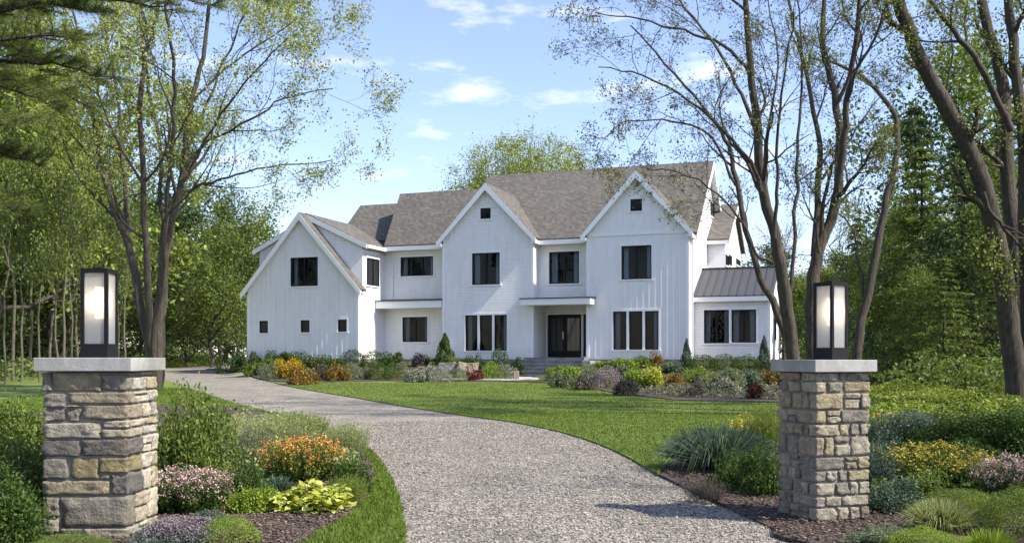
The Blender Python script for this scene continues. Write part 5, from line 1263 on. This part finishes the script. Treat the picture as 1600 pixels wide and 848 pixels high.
# near the house: name kind palette x v(house depth) ytop width label var
HB = [
 ('boxwood', 'ball', 'green', 356, -1.5, 549, 30, 'rounded lime-topped shrub at the far left end of the house bed, beside the drive', 0),
 ('dark_shrub', 'bush', 'dark', 374, -2.6, 553, 36, 'dark green shrub at the garage corner, next to the drive', 0),
 ('dark_shrub', 'bush', 'dark', 398, -2.2, 553, 30, 'dark low shrub under the left corner board of the garage gable', 1),
 ('spreading_shrub', 'bush', 'mid', 396, -4.6, 566, 30, 'light green mound at the left tip of the house bed', 0),
 ('low_shrub', 'bush', 'sage', 408, -5.6, 572, 22, 'small pale green mound in front of the left tip of the bed', 1),
 ('dark_shrub', 'bush', 'dark', 428, -2.4, 555, 36, 'dark leafy shrub under the leftmost small garage window', 2),
 ('shrub', 'bush', 'mid', 424, -4.0, 563, 34, 'mid green shrub left of the golden barberry', 1),
 ('low_shrub', 'ball', 'sage', 426, -5.9, 575, 26, 'round sage green mound left of and below the golden barberry', 1),
 ('golden_shrub', 'bush', 'gold', 458, -4.6, 560, 48, 'golden yellow and rust shrub under the middle small garage window', 0),
 ('rust_shrub', 'bush', 'rust', 470, -5.6, 571, 44, 'rusty brown low shrub in front of the golden shrub', 0),
 ('shrub', 'bush', 'green', 452, -2.3, 553, 40, 'green feathery shrub behind the golden shrub', 2),
 ('shrub', 'bush', 'green', 488, -2.6, 556, 36, 'green shrub right behind the golden shrub', 0),
 ('shrub', 'bush', 'green', 512, -3.4, 557, 44, 'broad green shrub between golden shrub and garage corner', 1),
 ('low_shrub', 'bush', 'dusk', 502, -6.0, 575, 30, 'low mauve-grey shrub right of the rusty shrub', 0),
 ('rust_shrub', 'bush', 'rust', 527, -5.6, 573, 34, 'olive and rust shrub under the garage corner', 1),
 ('boxwood', 'ball', 'dark', 552, -2.8, 555, 34, 'dark round shrub against the corner of the garage wing', 0),
 ('low_shrub', 'ball', 'sage', 550, -5.8, 575, 28, 'sage green ball below the dark round shrub at the garage corner', 0),
 ('low_shrub', 'bush', 'dusk', 572, -6.0, 578, 22, 'small mauve-brown shrub between two green balls', 1),
 ('boxwood', 'ball', 'dark', 584, -2.6, 556, 32, 'second dark round shrub, right of the garage corner', 1),
 ('low_shrub', 'ball', 'green', 592, -5.8, 575, 28, 'green ball in front of the second dark round shrub', 2),
 ('shrub', 'bush', 'green', 612, -2.8, 553, 38, 'bright green leafy shrub under the left porch', 2),
 ('low_shrub', 'ball', 'green', 614, -5.6, 576, 24, 'small green ball in front of the shrub under the left porch', 1),
 ('plum_shrub', 'bush', 'plum', 652, -2.6, 556, 26, 'dark plum shrub left of the conical evergreen', 0),
 ('silver_plant', 'bush', 'silver', 646, -5.6, 573, 36, 'silver grey mound in front of the dark plum shrub', 0),
 ('silver_plant', 'bush', 'silver', 672, -4.8, 571, 36, 'silver white-flecked mound directly left of the slate boulder', 1),
 ('silver_plant', 'ball', 'silver', 688, -6.0, 580, 26, 'small silver mound in front of the slate boulder', 0),
 ('conical_evergreen', 'cone', 'green', 695, -2.2, 524, 32, 'dark green cone-shaped evergreen at the left corner of the middle gable', 0),
 ('shrub', 'bush', 'green', 671, -2.0, 561, 30, 'low green shrub at the foot of the conical evergreen, left side', 0),
 ('shrub', 'bush', 'mid', 712, -2.4, 560, 24, 'low bright shrub at the foot of the conical evergreen, right side', 0),
 ('low_shrub', 'ball', 'sage', 716, -6.2, 582, 22, 'small sage mound in front of the tan boulder', 2),
 ('red_shrub', 'bush', 'red', 740, -5.4, 575, 30, 'deep red shrub right of the tan boulder', 0),
 ('dark_shrub', 'bush', 'dark', 752, -3.6, 563, 24, 'dark olive shrub behind the red shrub', 0),
 ('shrub', 'bush', 'green', 734, -2.2, 559, 28, 'green shrub behind the tan boulder', 1),
 ('boxwood', 'ball', 'dark', 780, -3.0, 554, 30, 'dark green round shrub left of the front steps', 2),
 ('low_shrub', 'ball', 'lime', 768, -5.2, 574, 26, 'bright lime ball right of the red shrub', 0),
 ('low_shrub', 'ball', 'sage', 784, -5.0, 576, 20, 'pale green ball right of the lime ball', 1),
 ('silver_plant', 'bush', 'silver', 797, -4.2, 571, 22, 'silver grey shrub nearest the foot of the steps', 1),
 ('dark_shrub', 'bush', 'dark', 808, -2.2, 561, 26, 'dark green shrub against the left side of the front steps', 1),
 ('lime_shrub', 'bush', 'lime', 866, -5.6, 576, 22, 'small lime shrub at the left tip of the right bed, beside the path', 0),
 ('silver_plant', 'bush', 'sage', 877, -6.6, 586, 30, 'low grey-green mound at the left tip of the right bed', 0),
 ('lime_shrub', 'bush', 'lime', 896, -5.2, 577, 34, 'yellow-green mound in front of the stone pier of the steps', 1),
 ('lime_shrub', 'ball', 'sage', 918, -5.0, 579, 30, 'pale green mound below the stone pier of the steps', 1),
 ('silver_plant', 'bush', 'dusk', 908, -7.0, 589, 30, 'greyish low mound along the lawn edge below the pier', 1),
 ('lime_shrub', 'bush', 'lime', 948, -2.8, 566, 36, 'lime green shrub right of the stone pier', 2),
 ('lime_shrub', 'bush', 'lime', 980, -3.0, 563, 42, 'larger lime green shrub under the triple window of the right gable', 0),
 ('shrub', 'bush', 'mid', 1006, -2.4, 561, 34, 'mid green shrub left of the bronze shrub', 2),
 ('dark_shrub', 'bush', 'rust', 1028, -2.2, 554, 24, 'bronze upright shrub below the right corner of the triple window', 2),
 ('silver_plant', 'bush', 'silver', 938, -6.3, 584, 24, 'pale grey shrub left of the purple mound', 2),
 ('purple_mound', 'ball', 'fmauve', 950, -6.6, 584, 28, 'round dusky purple mound at the lawn edge', 0),
 ('shrub', 'bush', 'sage', 972, -5.6, 579, 30, 'grey-green shrub behind the purple mound', 2),
 ('golden_shrub', 'bush', 'lime', 994, -6.6, 583, 34, 'yellow-green shrub right of the purple mound', 1),
 ('golden_shrub', 'bush', 'yellow', 1022, -6.8, 581, 38, 'bright yellow-green shrub left of the orange-tipped one', 0),
 ('orange_shrub', 'bush', 'rust', 1050, -7.2, 588, 26, 'orange-tipped low shrub beside the bright yellow-green one', 0),
 ('silver_plant', 'bush', 'dusk', 974, -8.2, 595, 34, 'low grey-purple ground plant under the yellow-green shrub', 2),
 ('shrub', 'bush', 'blue', 1050, -3.8, 573, 40, 'blue-green spreading shrub left of the first slim conifer', 0),
 ('slim_conifer', 'cone', 'blue', 1073, -3.0, 532, 20, 'slim upright conifer at the left end of the sunroom', 1),
 ('slim_conifer', 'cone', 'blue', 1194, -2.6, 528, 22, 'slim upright conifer at the right end of the sunroom', 0),
 ('low_hedge', 'ball', 'green', 1098, -3.0, 563, 40, 'left section of the low green hedge under the sunroom windows', 0),
 ('low_hedge', 'ball', 'green', 1132, -3.0, 562, 40, 'middle section of the low green hedge under the sunroom windows', 1),
 ('low_hedge', 'ball', 'green', 1166, -3.0, 563, 40, 'right section of the low green hedge under the sunroom windows', 2),
 ('lime_shrub', 'bush', 'lime', 1098, -6.8, 580, 34, 'yellow-green mound left of the big sage shrub', 1),
 ('sage_shrub', 'bush', 'sage', 1128, -6.6, 575, 54, 'big pale sage shrub in front of the sunroom hedge', 0),
 ('sage_shrub', 'bush', 'silver', 1134, -8.0, 592, 34, 'smaller silver shrub in front of the big sage shrub', 2),
 ('blue_shrub', 'bush', 'blue', 1172, -6.8, 581, 40, 'blue-green shrub between the big sage shrub and the right pillar', 1),
 ('orange_shrub', 'bush', 'rust', 1204, -6.6, 584, 28, 'orange-tipped shrub touching the left side of the right pillar', 1),
 ('low_shrub', 'bush', 'dusk', 1086, -8.2, 600, 28, 'low purplish plant at the lawn edge below the yellow-green mound', 0),
 ('red_shrub', 'bush', 'red', 1180, -8.4, 606, 26, 'low dull red ground plant left of the right pillar', 1),
 ('shrub', 'bush', 'green', 1228, -5.6, 572, 40, 'green shrub hidden partly by the right pillar cap', 0),
]
for nm, kd, pal, x, v, yt, wp, lab, var in HB:
    Yp = yy(x, v)
    if v < -4: Yp = min(Yp, atg(x, yt+wp*.66)[1])
    plant(nm, kd, pal, x, Yp, yt-((12 if x > 850 and v < -4 else 8) if kd != 'cone' else 3), wp*((1.25 if v > -4 else (1.5 if x > 850 else 1.3)) if kd != 'cone' else 1.4), lab, group=GB, var=var)
# filler ground plants so that little mulch shows between the shrubs
def drift(name, x0, x1, v0, v1, n, pal, label, s=.1, h=.3):
    rg = np.random.default_rng(int(x0)); X = rg.uniform(x0, x1, n); Vv_ = rg.uniform(v0, v1, n); P = []
    for x, v in zip(X, Vv_):
        u = UX(x, v); p = HO+u*HU+v*HV; P.append((p[0], p[1], ground(*p)+rg.uniform(0, h)*(0.5+.5*math.sin(x*.31)*math.cos(v*2.1))))
    V, F_ = leafcloud(np.array(P), s, s*.55, .5, rg); o = newmesh(name, V, F_, lm(pal)); tag(o, label, 'ground plants', kind='stuff')
drift('low_ground_plants', 385, 800, -5.6, -1.2, 7000, 'wood', 'low green filler foliage between the shrubs left of the steps')
drift('low_ground_plants', 930, 1230, -6.8, -1.4, 7000, 'mid', 'low green filler foliage between the shrubs right of the steps')
def drift_px(name, pts, n, pal, label, s=.1, h=.28):
    rg = np.random.default_rng(n); P = []; xs_ = [p[0] for p in pts]
    while len(P) < n:
        x = rg.uniform(xs_[0], xs_[-1]); lo = np.interp(x, xs_, [p[1] for p in pts]); hi = np.interp(x, xs_, [p[2] for p in pts]); y = rg.uniform(lo, hi); X, Y = atg(x, y)
        m_ = .5+.5*mnoise.noise(Vector((X*1.1, Y*1.1, 5)))*1.8
        if rg.random() < m_: P.append((X, Y, ground(X, Y)+rg.uniform(0, h)*max(.2, m_)))
    V, F_ = leafcloud(np.array(P), s, s*.55, .5, rg); o = newmesh(name, V, F_, lm(pal)); tag(o, label, 'ground plants', kind='stuff')
drift_px('low_dark_plants', [(855, 588, 597), (905, 580, 601), (960, 582, 611), (1060, 588, 622), (1215, 590, 625)], 5200, 'sage', 'low greyish filler foliage along the lawn edge right of the steps')
drift_px('low_dusky_plants', [(905, 590, 602), (960, 594, 611), (1060, 600, 621), (1215, 600, 624)], 2600, 'dusk', 'low dusky purple filler foliage along the lawn edge')
drift_px('low_shade_plants', [(412, 586, 591), (450, 584, 594), (600, 582, 592), (800, 584, 594)], 2600, 'wood', 'low green filler foliage along the lawn edge left of the steps')

# left foreground bed
LF = [
 ('tall_shrub', 'bush', 'mid', 303, 768, 590, 135, 'large leafy green shrub right behind the left pillar', 'shrub', 0),
 ('wispy_grass', 'wisp', 'straw', 424, 740, 650, 150, 'airy pale grass clump behind the orange flowers', 'grass plant', 0),
 ('wispy_grass', 'wisp', 'straw', 505, 720, 672, 110, 'smaller airy grass clump at the back right of the left bed', 'grass plant', 1),
 ('wispy_grass', 'wisp', 'sage', 380, 745, 668, 90, 'grey-green wispy clump between tall shrub and orange flowers', 'grass plant', 2),
 ('orange_flowers', 'meadow', 'forange/mid', 472, 768, 674, 124, 'clump of bright orange flowers in the left bed', 'flowers', 0),
 ('orange_flowers', 'meadow', 'forange/straw', 508, 752, 690, 60, 'small orange flower clump right of the big one', 'flowers', 1),
 ('grey_plant', 'grass', 'blue', 436, 780, 740, 44, 'small grey-blue tuft in front of the orange flowers', 'plant', 0),
 ('green_shrub', 'bush', 'green', 551, 780, 708, 66, 'round green shrub at the right edge of the left bed, beside the grass strip', 'shrub', 1),
 ('pink_flowers', 'meadow', 'fpink/green', 290, 818, 724, 130, 'dusty pink flowering mound right of the left pillar', 'flowers', 0),
 ('lime_shrub', 'bush', 'lime', 398, 815, 745, 82, 'lime green shrub between pink flowers and yellow leaves', 'shrub', 2),
 ('yellow_plant', 'hosta', 'chart', 492, 816, 750, 110, 'pale yellow broad-leaved clump below the orange flowers', 'plant', 0),
 ('mauve_flowers', 'flowerall', 'fmauve/blue', 272, 870, 800, 120, 'mauve and grey-green clump at the foot of the left pillar', 'flowers', 0),
 ('lime_ball', 'ball', 'lime', 358, 862, 808, 76, 'bright lime rounded mound at the bottom edge, right of the mauve clump', 'shrub', 0),
 ('wispy_grass', 'wisp', 'straw', 545, 722, 662, 70, 'thin airy grass at the right end of the grass clumps in the left bed', 'grass plant', 2),
 ('wispy_grass', 'wisp', 'spring', 462, 712, 646, 100, 'greener airy grass behind the pale clumps of the left bed', 'grass plant', 0),
 ('leafy_bush', 'bush', 'green', 385, 790, 712, 60, 'small green shrub between tall shrub and lime shrub', 'shrub', 1),
 ('grey_plant', 'bush', 'blue', 330, 836, 790, 60, 'grey-green low plant between pink flowers and lime mound', 'plant', 0),
 ('wispy_grass', 'wisp', 'spring', 545, 800, 742, 60, 'small wispy plant between yellow leaves and the round green shrub', 'grass plant', 1),
 ('green_mound', 'ball', 'mid', 105, 890, 836, 120, 'low bright green mound at the bottom edge in front of the left pillar', 'shrub', 1),
 ('grey_plant', 'bush', 'blue', 220, 890, 836, 80, 'grey-green leaves at the bottom edge under the left pillar corner', 'plant', 1),
 ('dark_bush', 'bush', 'wood', 18, 840, 662, 150, 'large dark leafy bush at the left edge beside the left pillar', 'shrub', 1),
 ('leafy_bush', 'bush', 'mid', 15, 740, 612, 150, 'lighter green bush behind the dark one at the left edge', 'shrub', 2),
 ('dark_bush', 'bush', 'green', -20, 880, 720, 160, 'dark green bush in the bottom left corner', 'shrub', 0),
 ('leafy_bush', 'bush', 'green', 340, 700, 640, 60, 'small green shrub behind the tall shrub of the left bed', 'shrub', 0),
]
for nm, kd, pal, x, yb, yt, wp, lab, ct, var in LF: plant(nm, kd, pal, x, atg(x, yb-wp*.13)[1], yt, wp*1.2, lab, ct, GF, var)
# right foreground
RF = [
 ('blue_grass', 'grass', 'blue', 1122, 752, 664, 150, 'spiky blue-grey grass clump at the edge of the drive', 'grass plant', 0),
 ('green_shrub', 'bush', 'green', 1150, 772, 706, 84, 'low mid green shrub in front of the blue-grey grass', 'shrub', 0),
 ('green_shrub', 'bush', 'green', 1190, 782, 694, 76, 'green shrub touching the left side of the right pillar', 'shrub', 1),
 ('yellow_flowers', 'meadow', 'fyel/spring', 1166, 712, 646, 56, 'small yellow flower clump left of the right pillar', 'flowers', 1),
 ('leafy_shrub', 'wisp', 'spring', 1198, 722, 630, 64, 'loose yellow-green shrub behind the left side of the right pillar', 'shrub', 0),
 ('leafy_shrub', 'bush', 'spring', 1196, 718, 650, 56, 'yellowish leafy shrub beside the small yellow flowers', 'shrub', 1),
 ('yellow_flowers', 'meadow', 'fyel/lime', 1386, 700, 640, 90, 'yellow-green flower clump right behind the right pillar', 'flowers', 0),
 ('dark_hedge', 'bush', 'blue', 1432, 712, 638, 130, 'left section of the dark green hedge right of the right pillar', 'hedge', 0),
 ('dark_hedge', 'bush', 'green', 1500, 722, 632, 140, 'middle section of the dark green hedge', 'hedge', 1),
 ('dark_hedge', 'bush', 'green', 1578, 730, 628, 150, 'right section of the dark green hedge at the right edge', 'hedge', 0),
 ('dark_hedge', 'bush', 'blue', 1380, 752, 672, 80, 'loose left end of the dark hedge behind the right pillar', 'hedge', 1),
 ('yellow_flowers', 'meadow', 'fyel/mid', 1462, 778, 686, 156, 'large clump of yellow flowers in front of the dark hedge', 'flowers', 0),
 ('wispy_flowers', 'meadow', 'fyel/straw', 1532, 775, 706, 60, 'small straw-coloured flower clump between yellow and pink flowers', 'flowers', 2),
 ('pink_flowers', 'meadow', 'fpink/dark', 1574, 795, 704, 84, 'dusty pink flower clump at the right edge', 'flowers', 1),
 ('pink_flowers', 'meadow', 'fpink/dark', 1630, 790, 708, 70, 'pink flower clump cut off by the right edge', 'flowers', 0),
 ('blue_shrub', 'bush', 'blue', 1394, 808, 736, 88, 'blue-green shrub right of the foot of the right pillar', 'shrub', 2),
 ('green_mound', 'ball', 'mid', 1500, 822, 766, 100, 'rounded green mound below the yellow flowers', 'shrub', 0),
 ('grass_tuft', 'grass', 'straw', 1470, 842, 780, 92, 'pale feathery grass tuft in front of the green mound', 'grass plant', 1),
 ('green_mound', 'ball', 'mid', 1592, 850, 768, 104, 'rounded green mound in the right bottom corner', 'shrub', 2),
 ('green_mound', 'ball', 'green', 1606, 800, 755, 60, 'smaller green mound behind the corner mound at the right edge', 'shrub', 1),
 ('leafy_bush', 'bush', 'mid', 1440, 800, 726, 80, 'green leafy shrub between blue-green shrub and yellow flowers', 'shrub', 0),
 ('wispy_grass', 'wisp', 'spring', 1540, 830, 770, 70, 'thin green tuft between the two rounded mounds at right', 'grass plant', 0),
 ('leafy_bush', 'bush', 'blue', 1372, 770, 690, 60, 'blue-green shrub against the right side of the right pillar', 'shrub', 1),
 ('brown_plant', 'wisp', 'dusk', 1100, 790, 752, 70, 'withered brown clump on the mulch at the drive edge', 'plant', 1),
 ('silver_plant', 'bush', 'sage', 1392, 870, 818, 110, 'low silvery green plant at the bottom edge right of the pillar', 'plant', 2),
 ('lime_mound', 'ball', 'lime', 1444, 880, 826, 100, 'olive-lime low mound at the bottom edge below the grass tuft', 'shrub', 1),
 ('grass_tuft', 'grass', 'lime', 1546, 878, 826, 70, 'small lime grass tuft at the bottom edge, right corner', 'grass plant', 2),
]
for nm, kd, pal, x, yb, yt, wp, lab, ct, var in RF: plant(nm, kd, pal, x, atg(x, yb-wp*.13)[1], yt, wp*1.2, lab, ct, GN, var)

# boulders and flagstone path by the steps
def boulder(x, v, y0, y1, wpx_, m, seed, label, lean=.35, rz=.2):
    Y = yy(x, v); X = (x-800)/F*Y; zb = ground(X, Y); h = EYE+(HZ-y0)/F*Y-zb; r = wpx_/2*Y/F
    bm = bmesh.new(); bmesh.ops.create_cube(bm, size=2); bmesh.ops.subdivide_edges(bm, edges=bm.edges[:], cuts=7, use_grid_fill=True)
    for vv_ in bm.verts:
        p = vv_.co; t = (p.z+1)/2; p.x = p.x*r*(1-.06*t)+lean*t*r; p.y = p.y*r*.55; p.z = t*h*1.0-.1*(1-t)
        d = mnoise.noise(Vector((p.x*1.6+seed, p.y*1.6, p.z*2)))*.1+mnoise.noise(Vector((p.x*6+seed, p.y*6, p.z*6)))*.035
        n_ = Vector((p.x, p.y, p.z-h/2)).normalized(); vv_.co = p+n_*d
    me = bpy.data.meshes.new('boulder'); bm.to_mesh(me); bm.free(); me.materials.append(m); o = addobj('boulder', me); o.location = (X, Y, zb); o.rotation_euler = (0, 0, rz); tag(o, label, 'rock', 'boulders in the house bed')
boulder(702, -4.4, 566, 584, 30, BOULDER, 3, 'slate grey slanted boulder in the bed left of the steps', -.2)
boulder(726, -4.4, 566, 584, 32, BOULDERT, 9, 'pale tan slanted boulder beside the slate grey one', .35)
boulder(806, -5.4, 580, 592, 8, BOULDERT, 5, 'small pale upright stone at the left end of the flagstone path', .0)
pth = [HO+u_*HU+v_*HV for u_, v_ in ((sl-.1, -2.85), (sr_+.2, -2.85), (sr_+.1, -4.2), (sl+.8, -6.3), (sl-2.6, -6.6), (sl-1.6, -5.2))]
sheet('path', [tuple(p) for p in pth], .07, PAVE, .7, skirt=.1)

drift_px('low_bed_plants', [(330, 650, 740), (430, 655, 745), (560, 690, 760)], 12000, 'straw', 'pale low grassy filler in the back of the left bed', s=.06, h=.42)
drift_px('low_shady_plants', [(240, 690, 800), (400, 700, 800), (440, 730, 790)], 9000, 'mid', 'low green filler foliage under the tall shrub of the left bed', s=.05, h=.22)
drift_px('low_pillar_plants', [(1362, 690, 800), (1480, 690, 790), (1640, 700, 800)], 14000, 'green', 'low green filler foliage between the flowers right of the right pillar', s=.055, h=.28)
drift_px('low_edge_plants', [(1130, 690, 735), (1210, 680, 760)], 4500, 'mid', 'low green filler foliage left of the right pillar', s=.055, h=.14)
